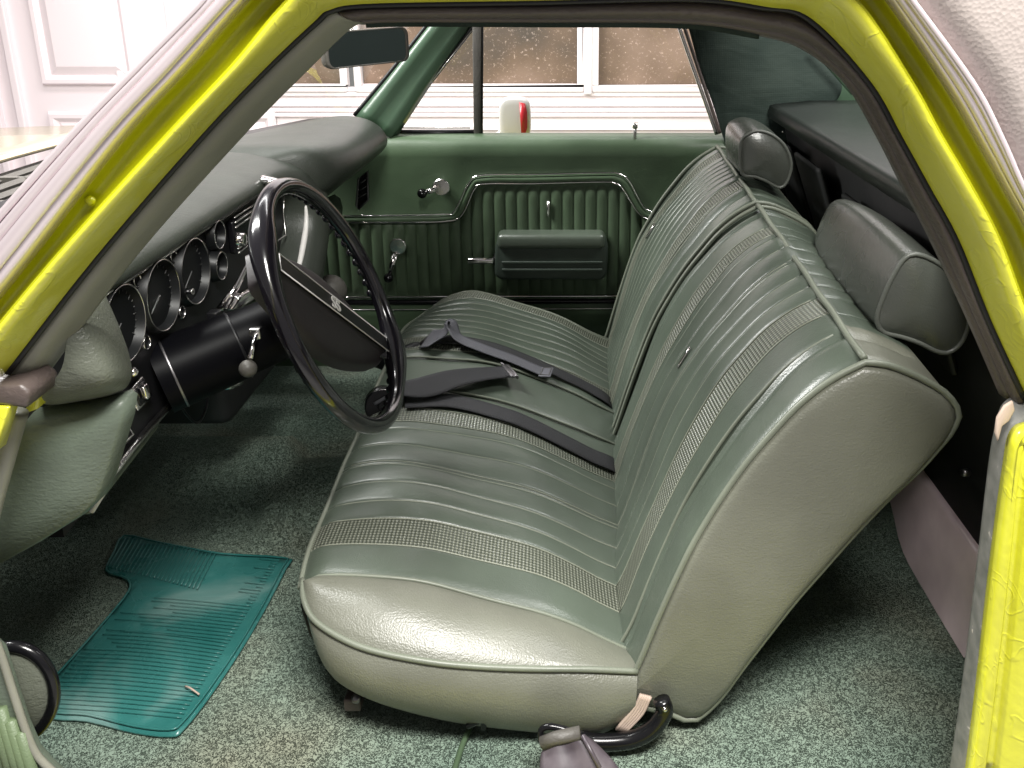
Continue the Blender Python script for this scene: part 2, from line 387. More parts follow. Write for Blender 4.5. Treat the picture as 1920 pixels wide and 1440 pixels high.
# outer skin beyond the chrome: vinyl covered sail panel
sk = curve(4, -.06, 9)
mb = MB(); g = []
for p in sk: g.append([p+V(0, .006, 0), p+V(.03, -.006, .01), p+V(.2, -.02, .06), p+V(.55, .02, .05), p+V(.9, .05, -.1)])
mb.grid(g).build('vinyl_roof_panel', M['roofvinyl'], body, solid=.004)
# roof skin, headliner
rp = curve(0, .035, 5, 10)
mb = MB(); mb.grid([[p+V(0, 0, .0)] + [V(p[0]*(1+.15*0), y, .945+.035*math.sin(math.pi*(y/1.5)))for y in (.12, .4, .75, 1.1, 1.4)]+[V(p[0], 1.49, .915)] for p in rp])
mb.build('headliner', M['perf'], body, solid=.01)
mb = MB(); mb.grid([[V(x, y, .985+.04*math.sin(math.pi*(y+.05)/1.6)) for y in (-.03, .2, .5, .8, 1.1, 1.4, 1.56)] for x in (-.26, 0, .2, .36)])
mb.build('roof_skin', M['roofvinyl'], body, solid=.008)
# windshield: glass and its lower edge
wb = [V(-.60, .05, .60), V(-.76, .35, .635), V(-.80, .75, .645), V(-.74, 1.1, .645), V(-.575, 1.5, .645)]
wt = [V(-.24, .06, .925), V(-.29, .35, .955), V(-.31, .75, .96), V(-.29, 1.1, .955), V(-.34, 1.53, .91)]
a, b = resamp(cr(wb), 20), resamp(cr(wt), 20)
MB().grid([[p.lerp(q, t/8)+V(-.02, 0, .02)*math.sin(math.pi*t/8) for t in range(9)] for p, q in zip(a, b)]).build('windshield', M['glass'], body)
# cowl, hood
mb = MB(); mb.grid([[p+V(-.0, 0, -.006), p+V(-.10, 0, -.012)] for p in a]); mb.build('cowl_edge', M['satin'], body, solid=.004)
cw = MB()
c0 = at(-60, 395, x=-1.0); 
cw.box((-1.02, .75, .575), (.17, .72, .01))
cw.build('cowl_panel', M['satin'], body, smooth=False)
cv = MB()
for k in range(5):
    cv.box((-.90-.05*k, .75, .602-.002*k), (.006, .66, .012), Matrix.Rotation(R(30), 3, 'Y'))
for y in (.3, .5, .7, .9, 1.1): cv.box((-1.0, y, .598), (.12, .006, .01))
cv.build('cowl_vent', M['rubber2'], body, smooth=False)
mb = MB(); g = []
for i in range(12):
    x = -1.19-.9*i/11
    g.append([V(x, y, .60+.012*math.sin(math.pi*(y+.1)/1.7)-.06*(i/11)**2) for y in (-.1, .1, .4, .75, 1.1, 1.4, 1.6)])
m = M['hoodp'] = mat('hood_glare_paint', (.85, .78, .55), .12, .85)  # pale metallic base puts the whitish glare on the yellow hood into its colour
mb.grid(g); mb.build('hood', m, body, solid=.01)
# far A pillar inside, painted green
fa = [at(665, 216, y=1.50), at(736, 130, y=1.51), at(800, 48, y=1.52), at(845, -10, y=1.53)]
fb = [at(738, 262, y=1.47), at(812, 150, y=1.50), at(886, 50, y=1.52), at(920, -10, y=1.53)]
a1, b1 = resamp(cr(fa), 16), resamp(cr(fb), 16)
MB().grid([[p.lerp(q, t)+V(0, -h, 0) for t, h in ((0, -.03), (.02, 0), (.14, .016), (.34, .018), (.40, .010), (.7, .012), (.9, .004), (1, -.02))] for p, q in zip(a1, b1)]).build('pillar_cover', M['metalgreen'], body, solid=.004)
# gasket between glass and pillar
MB().tube([p+V(0, -.004, 0) for p in a1], .005).build('windshield_gasket', M['satin'], body)
# far header above the side glass
MB().box((.02, 1.53, .935), (.4, .03, .05)).build('roof_rail', M['metalgreen'], body, bevel=.01)
# quarter (C pillar) trim, far side: perforated vinyl
q0 = [at(1283, 48, y=1.47), at(1310, 130, y=1.46), at(1345, 230, y=1.44), at(1395, 290, y=1.43)]
q1 = [at(1470, 40, y=1.46), at(1530, 100, y=1.44), at(1575, 160, y=1.41), at(1480, 215, y=1.41)]
q0 = [at(1285, 30, y=1.48), at(1312, 128, y=1.47), at(1335, 190, y=1.46), at(1352, 245, y=1.45), at(1380, 330, y=1.44)]
q1 = [at(1470, 20, y=1.45), at(1540, 105, y=1.43), at(1580, 165, y=1.40), at(1540, 225, y=1.40), at(1480, 330, y=1.40)]
a, b = resamp(cr(q0), 26), resamp(cr(q1), 26)
random.seed(5); mb = MB(); g = []
for i, (p, q) in enumerate(zip(a, b)):
    row = []
    for j in range(19):
        t = j/18; w = .0022*math.sin(9*t+i*.35)*math.sin(i*.6+3*t)
        row.append(p.lerp(q, t)+V(0, -w-.012*math.sin(math.pi*t), 0))
    g.append(row)
mb.grid(g); mb.build('quarter_trim', M['perf'], body, sub=1, solid=.004)
e = [at(1282, 48, y=1.46), at(1308, 125, y=1.455), at(1330, 190, y=1.445), at(1350, 250, y=1.44)]
MB().tube(cr([p for p in e]), .0045).build('quarter_welt', M['rubber'], body)
e = [at(1272, 48, y=1.475), at(1299, 125, y=1.47), at(1322, 190, y=1.46), at(1344, 252, y=1.455)]
MB().tube(cr(e), .005).build('window_channel', M['satinchrome'], body)
# rear window edge and glass
e = [at(1520, 85, y=1.38), at(1560, 130, y=1.36), at(1600, 175, y=1.34)]
MB().tube(cr(e), .006).build('rear_window_trim', M['metalgreen'], body)
rw0 = [V(.36, y, .95) for y in (.1, .5, .9, 1.3)]; rw1 = [V(.80, y, .70) for y in (.02, .5, .9, 1.4)]
MB().grid([[p.lerp(q, t/4) for t in range(5)] for p, q in zip(rw0, rw1)]).build('rear_window', M['glass'], body)
MB().prism([at(1430, -40, y=1.47), at(1680, -40, y=1.47), at(1740, 250, y=1.47), at(1470, 250, y=1.47)], (0, .02, 0)).build('rear_pillar', M['metalgreen'], body, smooth=False)
# parcel shelf
zf = .68
sf = [at(1462, 210, z=zf), at(1600, 287, z=zf), at(1752, 371, z=zf)]
mb = MB(); xs = .478
g = [[V(xs, y, zf-.028), V(xs-.003, y, zf-.012), V(xs, y, zf), V(xs+.01, y, zf+.003), V(xs+.10, y, zf+.006+.010*math.exp(-((y-1.25)/.2)**2)), V(xs+.22, y, zf+.012), V(xs+.36, y, zf+.016)] for y in [i*1.40/14 for i in range(15)]]
mb.grid(g); mb.build('parcel_shelf', M['shelf'], body, solid=.003)
# bulkhead behind the seat
mb = MB(); mb.grid([[V(xs+.035, y, zf-.02), V(.56, y, .45), V(.64, y, .2), V(.63, y, .125)] for y in (.0, .5, 1.0, 1.45)])
mb.build('rear_bulkhead', M['dark'], body, solid=.004)
mb = MB()
for y0 in (.95, 1.2): mb.box((.525, y0+.1, .5), (.006, .1, .12), Matrix.Rotation(R(-20), 3, 'Y'))
for y0 in (.45,): mb.box((.53, y0+.18, .5), (.006, .2, .10), Matrix.Rotation(R(-20), 3, 'Y'))
mb.build('bulkhead_pad', M['dark'], body, bevel=.006)
mb = MB(); mb.prism([V(.47, 1.45, .66), V(.44, 1.45, .45), V(.42, 1.45, .10), V(.65, 1.45, .10), V(.60, 1.45, .66)], (0, .02, 0)); mb.build('quarter_panel', M['dark'], body, smooth=False)
for p in (at(1478, 247, x=.5),): MB().ball(p+V(-.012, 0, 0), .003, 6).build('shelf_screw', M['chrome'], body)
MB().tube([at(1815, 886, y=.42)+V(0, .0, 0), at(1815, 886, y=.42)+V(-.01, -.004, .002)], .006).build('bulkhead_bolt', M['steel'], body)
mb = MB(); mb.grid([[V(.60, y, FZ-.01), V(.607, y, FZ), V(.618, y, .118), V(.628, y, .128)] for y in (.36, .7, 1.1, 1.45)])
mb.build('rear_floor_riser', M['pink'], body, solid=.006)
MB().box((.635, .335, .03), (.02, .022, .05)).build('riser_end_bracket', M['steel'], body, bevel=.006)
# carpeted floor with tunnel and toe board
def cz(x, y):
    z = .055*math.exp(-((y-(.80 if x > -.6 else .86))/.13)**4)*(1 if x > -.6 else 1.5)
    if x < -.93: z += (-.93-x)*.9
    return z+.003*math.sin(x*11)*math.sin(y*9)+FZ
mb = MB(); g = []
for i in range(61):
    x = -1.15+i*(1.80/60)
    row = []
    for j in range(49):
        y = .02+j*(1.45/48)
        row.append(V(x, y, cz(x, y)))
    g.append(row)
mb.grid(g); mb.build('carpet', M['carpet'], body)
MB().tube(cr([at(880, 1366, z=FZ+.004), at(866, 1400, z=FZ+.004), at(850, 1450, z=FZ+.004)]), .004).build('carpet_seam', M['door'], body)
mb = MB(); mb.box((0, .02, FZ-.02), (.75, .05, .03)); mb.build('door_sill', M['paintdk'], body, bevel=.004)
# underside of the body shell so light does not leak in from below and behind
mb = MB(); mb.box((-.2, .75, -.10), (1.1, .78, .02)); mb.box((-1.2, .75, .25), (.03, .74, .32)); mb.build('floor_pan', M['satin'], body, smooth=False)
mb = MB(); mb.box((-.95, 1.475, .2), (.32, .008, .30)); mb.build('far_kick_panel', M['door'], body, smooth=False)
mb = MB(); mb.box((0, 1.60, .06), (1.3, .03, .50)); mb.build('outer_door_skin', M['paint'], body, bevel=.01)
mb = MB(); mb.box((-.99, .06, .2), (.31, .015, .32)); mb.build('cowl_side', M['dark'], body, smooth=False)
# rear door jamb, driver side
ja = [(1914, 742), (1886, 762), (1876, 792), (1862, 860), (1838, 1060), (1808, 1300), (1784, 1460)]
jb = [(1960, 770), (1930, 790), (1898, 812), (1884, 880), (1860, 1055), (1832, 1300), (1812, 1460)]
jc = [(1980, 775), (1960, 800), (1925, 830), (1912, 890), (1895, 1060), (1868, 1300), (1848, 1460)]
jd = [(2100, 775), (2080, 800), (2050, 830), (2040, 890), (2010, 1060), (1990, 1300), (1970, 1460)]
def cj(l, y): return cr([at(*p, y=y) for p in l], 8)
m = M['jamb'] = mat('worn_jamb_paint', (.14, .14, .13), .5); v = coords(m); n = nd(m, 'ShaderNodeTexNoise', Scale=48, Detail=4); lk(m, v, n.inputs['Vector'])
c = ramp(m, n.outputs['Fac'], [(.3, (.10, .105, .095)), (.66, (.17, .168, .155)), (.70, (.5, .46, .4))]); lk(m, c, bs(m).inputs['Base Color']); bump(m, n.outputs['Fac'], .4, .003)
band('jamb_flange', cj(ja, .02), cj(jb, -.005), [(0, -.004), (.05, -.001), (.2, .001), (.6, .004), (.92, .003), (1, -.001)], M['jamb'])
band('jamb_paint', cj(jb, -.005), cj(jc, -.03), [(0, -.002), (.1, .004), (.8, .002), (1, -.006)], M['paint'])
band('jamb_skin', cj(jc, -.03), cj(jd, -.06), [(0, -.006), (.06, -.012), (.2, -.010), (.28, .0), (.7, .004), (1, 0)], M['paint'])
mb = MB(); mb.prism([at(1884, 762, y=-.004), at(1900, 752, y=-.004), at(1904, 770, y=-.004), at(1893, 790, y=-.004), at(1880, 800, y=-.004), at(1872, 830, y=-.004), at(1866, 812, y=-.004), at(1870, 784, y=-.004)], (0, .004, 0)); mb.build('chipped_filler', M['jute'], body, bevel=.0015)
MB().box((.98, -.075, .2), (.5, .012, .46)).build('rear_quarter_skin', M['paint'], body, bevel=.01); MB().box((-1.24, -.075, .2), (.56, .012, .40)).build('front_fender', M['paint'], body, bevel=.01)
mb = MB(); mb.box((.86, .75, .25), (.02, .8, .42)); mb.build('cab_back_wall', M['dark'], body, smooth=False)
# A-pillar foot: rubber block and a sliver of bare yellow
mb = MB(); mb.prism([at(-60, 722, y=-.01), at(38, 722, y=-.01), at(56, 738, y=-.01), at(50, 768, y=-.01), at(10, 762, y=-.01), at(-60, 755, y=-.01)], (0, .05, 0)); mb.build('pillar_end_block', M['rubber'], body, bevel=.004)
mb = MB(); mb.prism([at(60, 735, y=.04), at(73, 745, y=.04), at(70, 768, y=.04), at(42, 778, y=.04), at(50, 760, y=.04)], (0, .02, 0)); mb.build('pillar_foot_paint', M['paint'], body, bevel=.002)
mb = MB(); mb.prism([at(-40, 764, y=-.012), at(16, 764, y=-.012), at(-10, 850, y=-.012), at(-40, 870, y=-.012)], (0, .02, 0)); mb.build('fender_edge', M['paint'], body, bevel=.002)
mb = MB(); mb.tube(cr([at(36, 772, y=.03), at(14, 850, y=.03), at(-8, 930, y=.03), at(-30, 1020, y=.03)]), .009); mb.build('hinge_pillar_rubber', M['trimgrey'], body)
mb = MB(); mb.lathe(at(170, 376, y=-.022), (0, -1, 0), [(0, .0045), (.002, .0042), (.003, .002), (.003, 0)], 16)
mb.build('frame_plug', M['paintdk'], body)

# ================================================================== PASSENGER DOOR
dr = thing('passenger_door', 'green vinyl passenger door with pleated insert, chrome strips and raised vent window', 'car door', (-.1, 1.5, 0))
DY = 1.47
def dp(px, py, o=0): return at(px, py, y=DY+o)
# base panel surface: rolled top, flat middle, kick lip
rows = [(-.01, .02), (.10, -.005), (.135, -.004), (.15, 0), (.40, 0), (.50, -.004), (.545, -.014), (.570, -.016), (.585, -.006), (.592, .012), (.594, .05)]
mb = MB(); g = []
for i in range(30):
    x = -.66+i*(1.10/29); g.append([V(x, DY+o, z) for z, o in rows])
mb.grid(g); mb.build('door_panel', M['door'], dr, solid=.004)
# pleated insert, clipped to the stepped outline
top_xy = [(600, 416), (700, 416), (836, 414), (866, 402), (890, 352), (912, 345), (1150, 342), (1172, 350), (1200, 398), (1222, 418), (1260, 425)]
tx = [dp(*p)[0] for p in top_xy]; tz = [dp(*p)[2] for p in top_xy]
zb0 = dp(900, 553)[2]
mb = MB(); g = []; pit = .0295; N = 520
for i in range(N+1):
    x = tx[0]+(tx[-1]-tx[0])*i/N; t = (x/pit) % 1
    bul = .0065*abs(math.sin(math.pi*t))**.55
    zt_ = interp(x, tx, tz); row = []
    for j in range(15):
        s = j/14; ed = min(1, min(s, 1-s)*14)**.5
        row.append(V(x, DY-.003-bul*ed, zb0+(zt_-zb0)*s))
    g.append(row)
mb.grid(g); mb.build('pleated_insert', M['doorpl'], dr)
def strip(name, pts, r, o, m, par=dr, n=6):
    c = cr([dp(*p, o) for p in pts], n); return MB().tube(c, r, 8).build(name, m, par)
outer = [(600, 405), (760, 404), (832, 402), (852, 396), (880, 342), (905, 329), (1000, 327), (1130, 324), (1160, 326), (1180, 340), (1205, 385), (1222, 397), (1260, 402)]
inner = [(600, 417), (760, 417), (838, 415), (866, 403), (890, 354), (912, 345), (1000, 344), (1130, 341), (1152, 344), (1168, 354), (1196, 398), (1222, 414), (1260, 420)]
pad = [(600, 411), (760, 411), (836, 409), (860, 400), (885, 348), (908, 337), (1000, 336), (1130, 333), (1156, 335), (1175, 348), (1200, 392), (1222, 406), (1260, 411)]
c = cr([dp(*p, -.004) for p in pad], 8); MB().tube(c, .010, 12).build('raised_border', M['door'], dr)
strip('chrome_strip', outer, .0022, -.012, M['chrome']); strip('chrome_strip', inner, .0022, -.012, M['chrome'])
strip('chrome_strip', [(600, 558), (900, 556), (1200, 555)], .0028, -.010, M['chrome'])
strip('lower_rail', [(600, 567), (900, 566), (1200, 564)], .0075, -.004, M['black'])
strip('chrome_strip', [(600, 581), (900, 580), (1200, 578)], .0015, -.012, M['satinchrome'])
# armrest
A = [(-.205, .240), (-.19, .228), (.075, .228), (.088, .243), (.090, .315), (.082, .345), (.06, .352), (-.17, .352), (-.192, .345), (-.202, .315)]
mb = MB(); mb.prism([V(x, DY-.055, z) for x, z in A], (0, .055, 0)); ar = mb.build('armrest', M['arm'], dr, bevel=.012, seg=4)
mb = MB(); mb.box((-.057, DY-.034, .334), (.138, .031, .020)); mb.build('armrest_pad', M['seat'], ar, bevel=.013, seg=4)
mb = MB(); mb.box((-.055, DY-.057, .278), (.13, .003, .003)); mb.box((-.055, DY-.057, .258), (.13, .003, .003)); mb.build('armrest_rib', M['arm'], ar, bevel=.001)
# door pull handle
h0, h1 = dp(876, 489, -.04), dp(926, 488, -.04)
mb = MB(); mb.box((h0+h1)/2, ((h1-h0).length/2, .008, .008)); hd = mb.build('door_handle', M['chrome'], dr, bevel=.004)
mb = MB(); mb.box((h1[0]+.012, DY-.02, h1[2]-.002), (.014, .022, .012)); mb.build('handle_base', M['satin'], hd, bevel=.004)
# cranks
def crank(hub, knob, name):
    a = dp(*hub, -.03); b = dp(*knob, -.045)
    mb = MB(); mb.lathe(a+V(0, .035, 0), (0, -1, 0), [(0, .012), (.02, .012), (.028, .013), (.032, .021), (.036, .0216), (.038, .0195), (.0385, 0)], 32)
    cr_ = mb.build(name, M['satinchrome'], dr, ang=40)
    mb = MB(); d = (b-a); mb.tube([a+V(0, -.002, 0)+d*.25, a+d*.6+V(0, -.006, 0), b+V(0, .006, 0)], [.009, .0075, .006], 12); mb.build('crank_arm', M['chrome'], cr_)
    mb = MB(); mb.lathe(b+V(0, .01, 0), (0, -1, 0), [(0, .007), (.006, .011), (.016, .0125), (.024, .010), (.027, 0)], 24); mb.build('crank_knob', M['black'], cr_)
crank((827, 351), (792, 362), 'vent_crank'); crank((746, 462), (729, 520), 'window_crank')
mb = MB(); mb.tube([dp(1028, 377, -.012), dp(1028, 405, -.012)], .0035, 10); mb.build('insert_emblem_bar', M['satinchrome'], dr)
p = at(1190, 271, y=DY-.002); q = at(1191, 230, y=DY-.002)
mb = MB(); mb.tube([p, q], [.0045, .0045], 10); mb.tube([q+V(0, 0, -.014), q], .007, 10); lkb = mb.build('lock_knob', M['satinchrome'], dr)
MB().lathe(p+V(0, 0, -.004), (0, 0, 1), [(0, .011), (.003, .011), (.004, .008), (.004, .005)], 20).build('lock_grommet', M['satinchrome'], lkb)
# vent window frame, belt weatherstrip, glass
GY = 1.52
def gp(px, py, o=0): return at(px, py, y=GY+o)
mb = MB(); mb.tube([gp(730, 250), gp(893, 250)], .010, 10); mb.build('vent_frame_sill', M['satin'], dr)
mb = MB(); mb.tube([gp(735, 248), gp(810, 150), gp(886, 52), gp(905, 20)], .006, 10); mb.build('vent_frame_diagonal', M['satin'], dr)
mb = MB(); mb.prism([gp(885, 20, -.01), gp(904, 20, -.01), gp(902, 256, -.01), gp(888, 256, -.01)], (0, .022, 0)); mb.build('vent_post', M['rubber2'], dr, bevel=.003)
mb = MB(); mb.tube([gp(905, 20, -.006), gp(904, 256, -.006)], .0022, 8); mb.build('glass_run', M['satin'], dr)
mb = MB(); mb.tube([gp(900, 256, -.004), gp(1350, 256, -.004)], .004, 8); mb.build('belt_seal', M['satin'], dr)
mb = MB(); mb.tube([gp(752, 240, -.006), gp(882, 240, -.006)], .0018, 6); mb.tube([gp(745, 238, -.006), gp(810, 152, -.006), gp(884, 58, -.006)], .0018, 6); mb.build('vent_chrome_edge', M['satinchrome'], dr)
mb = MB(); mb.add([gp(733, 252), gp(888, 252), gp(888, 50)], [(0, 1, 2)]); mb.build('vent_glass', M['glass'], dr)
mb = MB(); mb.add([gp(904, 256), gp(1350, 256), gp(1285, 30), gp(904, 30)], [(0, 1, 2, 3)]); mb.build('window_glass', M['glass'], dr)
# outside mirror on that door
mc = at(966, 222, y=1.72)
mb = MB(); g = []
for d, k in ((-.024, .80), (-.022, .93), (-.012, 1), (0, 1), (.010, .95), (.020, .8), (.028, .5), (.030, .01)):
    g.append([mc+V(.045*k*(abs(math.cos(b))**.55)*(1 if math.cos(b) > 0 else -1), d, .062*k*(abs(math.sin(b))**.55)*(1 if math.sin(b) > 0 else -1)) for b in [2*math.pi*q/32 for q in range(32)]])
mb.grid(g, cv=True); mb.f.append(tuple(range(32)))
m = mat('mirror_shell_grey', (.55, .53, .52), .3)
om = mb.build('outside_mirror', m, dr, sub=1)
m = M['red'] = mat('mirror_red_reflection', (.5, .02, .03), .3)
MB().prism([mc+V(.014, -.027, .048), mc+V(.030, -.026, .044), mc+V(.035, -.025, .02), mc+V(.035, -.025, -.022), mc+V(.029, -.026, -.040), mc+V(.018, -.027, -.046)], (0, .004, 0)).build('red_reflection', M['red'], om)  # a red reflection in the mirror, modelled as a coloured slab
MB().tube([mc+V(-.03, .01, -.03), mc+V(-.10, .0, -.09)], .008).build('mirror_arm', M['satinchrome'], om)

# ================================================================== DASHBOARD
ds = thing('dashboard', 'dark green padded dashboard with black gauge cluster and chrome bezels', 'dashboard', (-.6, .75, .3))
XP = -.575
TOPS = [(-.02, 0), (.004, .0005), (.016, .007), (.021, .017), (.012, .032), (-.02, .045), (-.08, .054), (-.13, .056), (-.25, .050)]
CHKS = [(-.02, 0), (.030, .0), (.055, .005), (.072, .022), (.078, .055), (.066, .092), (.03, .118), (-.03, .128), (-.06, .13)]
SPINE = [(.085, .596, 0), (.095, .596, 0), (.15, .596, 0), (.3, .596, 0), (.45, .596, 0), (.6, .596, 0), (.72, .596, 0), (.80, .596, 0), (.86, .594, 8), (.905, .586, 28), (.935, .568, 55), (.948, .54, 82), (.940, .505, 98), (.905, .468, 108), (.865, .435, 112), (.825, .40, 114), (.81, .375, 114)]
g = []
for k, (y, z, th) in enumerate(SPINE):
    f = min(1, th/85); f = f*f*(3-2*f); wbx = interp(y, [.05, .35, .75, 1.1, 1.5], [-.60, -.74, -.79, -.73, -.585]); row = []
    for q, ((xa, oa), (xb, ob)) in enumerate(zip(TOPS, CHKS)):
        x = XP+xa*(1-f)+xb*f; o_ = oa*(1-f)+ob*f
        if f < .5 and q == 8: x = max(min(XP-.11, wbx), -.86)
        if f < .5 and q == 7: x = max(x, wbx+.02)
        row.append(V(x, y+o_*math.sin(R(th)), z+o_*math.cos(R(th))))
    g.append(row)
MB().grid(g).build('dash_pad', M['pad'], ds, sub=2, solid=.003)
lipc = [r[1].lerp(r[2], .5)+V(.001, -.002, 0) for r in g[11:16]]
# passenger side pad: big rolled nose
mb = MB(); g = []
def nose(y, k=1.0):
    wbx = interp(y, [.75, 1.1, 1.5], [-.79, -.73, -.585])
    if k == 0: return [V(-.66, y, .46), V(-.64, y, .475), V(-.63, y, .495), V(-.62, y, .53), V(-.615, y, .568), V(-.612, y, .59), V(-.612, y, .605), V(-.615, y, .622), V(-.625, y, .632), V(-.65, y, .636), V(min(-.66, wbx), y, .640)]
    return [V(-.66, y, .46), V(-.60, y, .475), V(-.565, y, .495), V(-.535, y, .530), V(-.470-.03*(1-k), y, .568), V(-.452-.05*(1-k), y, .590), V(-.456-.05*(1-k), y, .612), V(-.480-.04*(1-k), y, .640), V(-.53, y, .654), V(min(-.57, wbx*.6-.2), y, .655), V(min(-.585, wbx), y, .648)]
for y, k in ((.80, 0), (.93, 0), (.965, .1), (1.02, .55), (1.08, .85), (1.15, 1), (1.30, 1), (1.39, 1), (1.405, .9), (1.41, .7)): g.append(nose(y, k))
mb.grid(g); k = len(mb.v)-11; mb.f.append(tuple(range(k, k+11))); mb.build('passenger_pad', M['pad'], ds, sub=2, solid=.003)
MB().tube(cr(lipc, 6), [.0015+.0045*math.sin(math.pi*min(1, (i+2)/26)) for i in range(25)], 8).build('cheek_chrome', M['white'], ds)
# near end cap of the pad, lower kick end
e1 = [at(x, y_, y=.10) for x, y_ in ((188, 545), (212, 600), (232, 645), (247, 692), (247, 716), (236, 737), (200, 748), (140, 756), (95, 764), (76, 757))]
e0 = [at(x, y_, y=.05) for x, y_ in ((140, 590), (170, 625), (196, 665), (212, 695), (208, 712), (190, 724), (160, 734), (130, 742), (105, 748), (80, 745))]
cen = at(120, 690, y=.032); mb = MB(); g = []
for a, b in zip(e1, e0):
    g.append([a+V(-.03, .05, 0), a+V(-.006, .016, 0), a, a.lerp(b, .5)+V(.006, -.012, .004), b+V(0, -.006, 0), b.lerp(cen, .55)+V(0, -.006, 0), cen])
mb.grid(g); mb.build('end_cap', M['padend'], ds, sub=2)
lo = [(38, 800), (56, 778), (100, 770), (180, 757), (232, 744), (243, 752), (238, 790), (205, 900), (190, 935), (160, 965), (80, 1015), (-20, 1070), (-60, 1000), (-30, 930), (10, 870)]
P0 = [at(*p, y=.085) for p in lo]; cen = at(90, 880, y=.07); mb = MB()
g = [[a+V(0, .018, 0), a+V(0, .006, 0), a+(cen-a)*.03+V(0, -.004, 0), a+(cen-a)*.08+V(0, -.008, 0), a.lerp(cen, .5)+V(0, -.011, 0), cen+V(0, -.004, 0)] for a in P0]
mb.grid(g, cu=True); mb.build('kick_end_panel', M['kick'], ds)
# black instrument panel
def ip(px, py, o=0): return at(px, py, x=XP+o)
zl = .365
panel = [(.10, .60), (.99, .60), (.99, .46), (.80, .42), (.66, .405), (.60, .44), (.40, .44), (.385, .40), (.365, .385), (.10, .36)]
mb = MB(); mb.prism([V(XP, y, z) for y, z in panel], (-.03, 0, 0)); ipn = mb.build('instrument_panel', M['satin'], ds, smooth=False)
MB().tube([V(XP+.007, .09, .5975), V(XP+.007, .87, .5975)], .0034, 8).build('panel_top_trim', M['satinchrome'], ds)
MB().tube([at(332, 744, x=-.57), at(250, 838, x=-.57), at(165, 948, x=-.57)], .005, 10).build('panel_bottom_trim', M['satinchrome'], ds)
mb = MB(); q = [at(300, 790, x=-.575), at(292, 806, x=-.575), at(165, 960, x=-.575), at(172, 935, x=-.575)]; mb.prism([at(302, 785, x=-.577), at(300, 802, x=-.577), at(172, 968, x=-.577), at(168, 945, x=-.577)], (-.04, 0, 0)); mb.build('panel_lower_roll', M['kick'], ds, bevel=.006)
def ring(c, r, t, w=.004):
    return MB().lathe(c, (1, 0, 0), [(w-.001, r), (w, r+t*.1), (w+.0004, r+t*.4), (w, r+t*.7), (w-.003, r+t*.75)], 48)
def gauge(y, z, r, big=True):
    c = V(XP, y, z); w_ = .013 if big else .007
    gg = MB().lathe(c+V(.0008, 0, 0), (1, 0, 0), [(-.0, r+.006), (w_-.001, r+.0018), (w_-.001, r-.0002), (.001, r-.004), (.0012, 0)], 48).build('gauge', M['dial'], ipn, ang=50)
    ring(c, r, .0026 if big else .0022, w_).build('bezel', M['satinchrome'], gg, ang=50)
    if big:
        mb = MB()
        for k in range(22):
            a = R(-130+k*260/21); l = .86 if k % 3 else .78
            p = c+V(.0030, math.sin(a)*r*l, math.cos(a)*r*l); q = c+V(.0030, math.sin(a)*r*.93, math.cos(a)*r*.93); mb.tube([p, q], .0005, 5)
        mb.build('tick_marks', mat_dim, gg)
        a = R(-120); MB().tube([c+V(.006, 0, 0), c+V(.006, math.sin(a)*r*.7, math.cos(a)*r*.7)], .0008, 6).build('needle', mat_dim, gg)
    else:
        MB().ball(c+V(.004, 0, 0), r*.45, 8).build('hub', M['satin'], gg)
mat_dim = mat('dial_marks', (.07, .07, .07), .5)
for y in (.279, .386, .494): gauge(y, .549, .048)
gauge(.595, .578, .021); gauge(.588, .528, .021)
for y, z in ((.449, .592-.006), (.339, .586), (.451, .500), (.339, .498)): 
    c = V(XP, y, z); kb = MB().lathe(c, (1, 0, 0), [(0, .0095), (.002, .0095), (.003, .008), (.001, .0075), (.001, 0)], 28).build('knob', M['satin'], ipn, ang=40); ring(c, .0085, .0016, .004).build('bezel', M['satinchrome'], kb)
p = ip(361, 547, .02); MB().tube([p+V(-.02, 0, 0), p], .0035, 10).build('trip_knob', M['black'], ipn); MB().lathe(p, (1, 0, 0), [(0, .005), (.001, .005), (.001, .002)], 16).build('trip_knob_cap', M['satinchrome'], ipn)
# radio: chrome lines and face
mb = MB(); mb.box((XP+.006, .73, .555), (.006, .075, .028)); rd = mb.build('radio', M['black'], ipn, bevel=.003)
mb = MB()
for z in (.597-.008, .580, .572, .535, .528): mb.box((XP+.013, .73, z), (.0012, .07, .0011))
mb.build('radio_trim', M['satinchrome'], rd)
for y in (.665, .795): MB().lathe(V(XP+.012, y, .55), (1, 0, 0), [(0, .012), (.012, .011), (.013, .009), (.013, 0)], 20).build('radio_knob', M['chrome'], rd)
# glovebox side black panel with bright outline
pl = [at(533, 362, x=XP+.012), at(531, 400, x=XP+.012), at(536, 441, x=XP+.012), at(505, 462, x=XP+.012)]
MB().tube(cr(pl, 1), .0015, 6).build('panel_outline', M['satinchrome'], ipn)
MB().lathe(V(XP, .85, .462), (1, 0, 0), [(0, .012), (.014, .011), (.016, .008), (.016, 0)], 20).build('lighter_knob', M['chrome'], ipn)
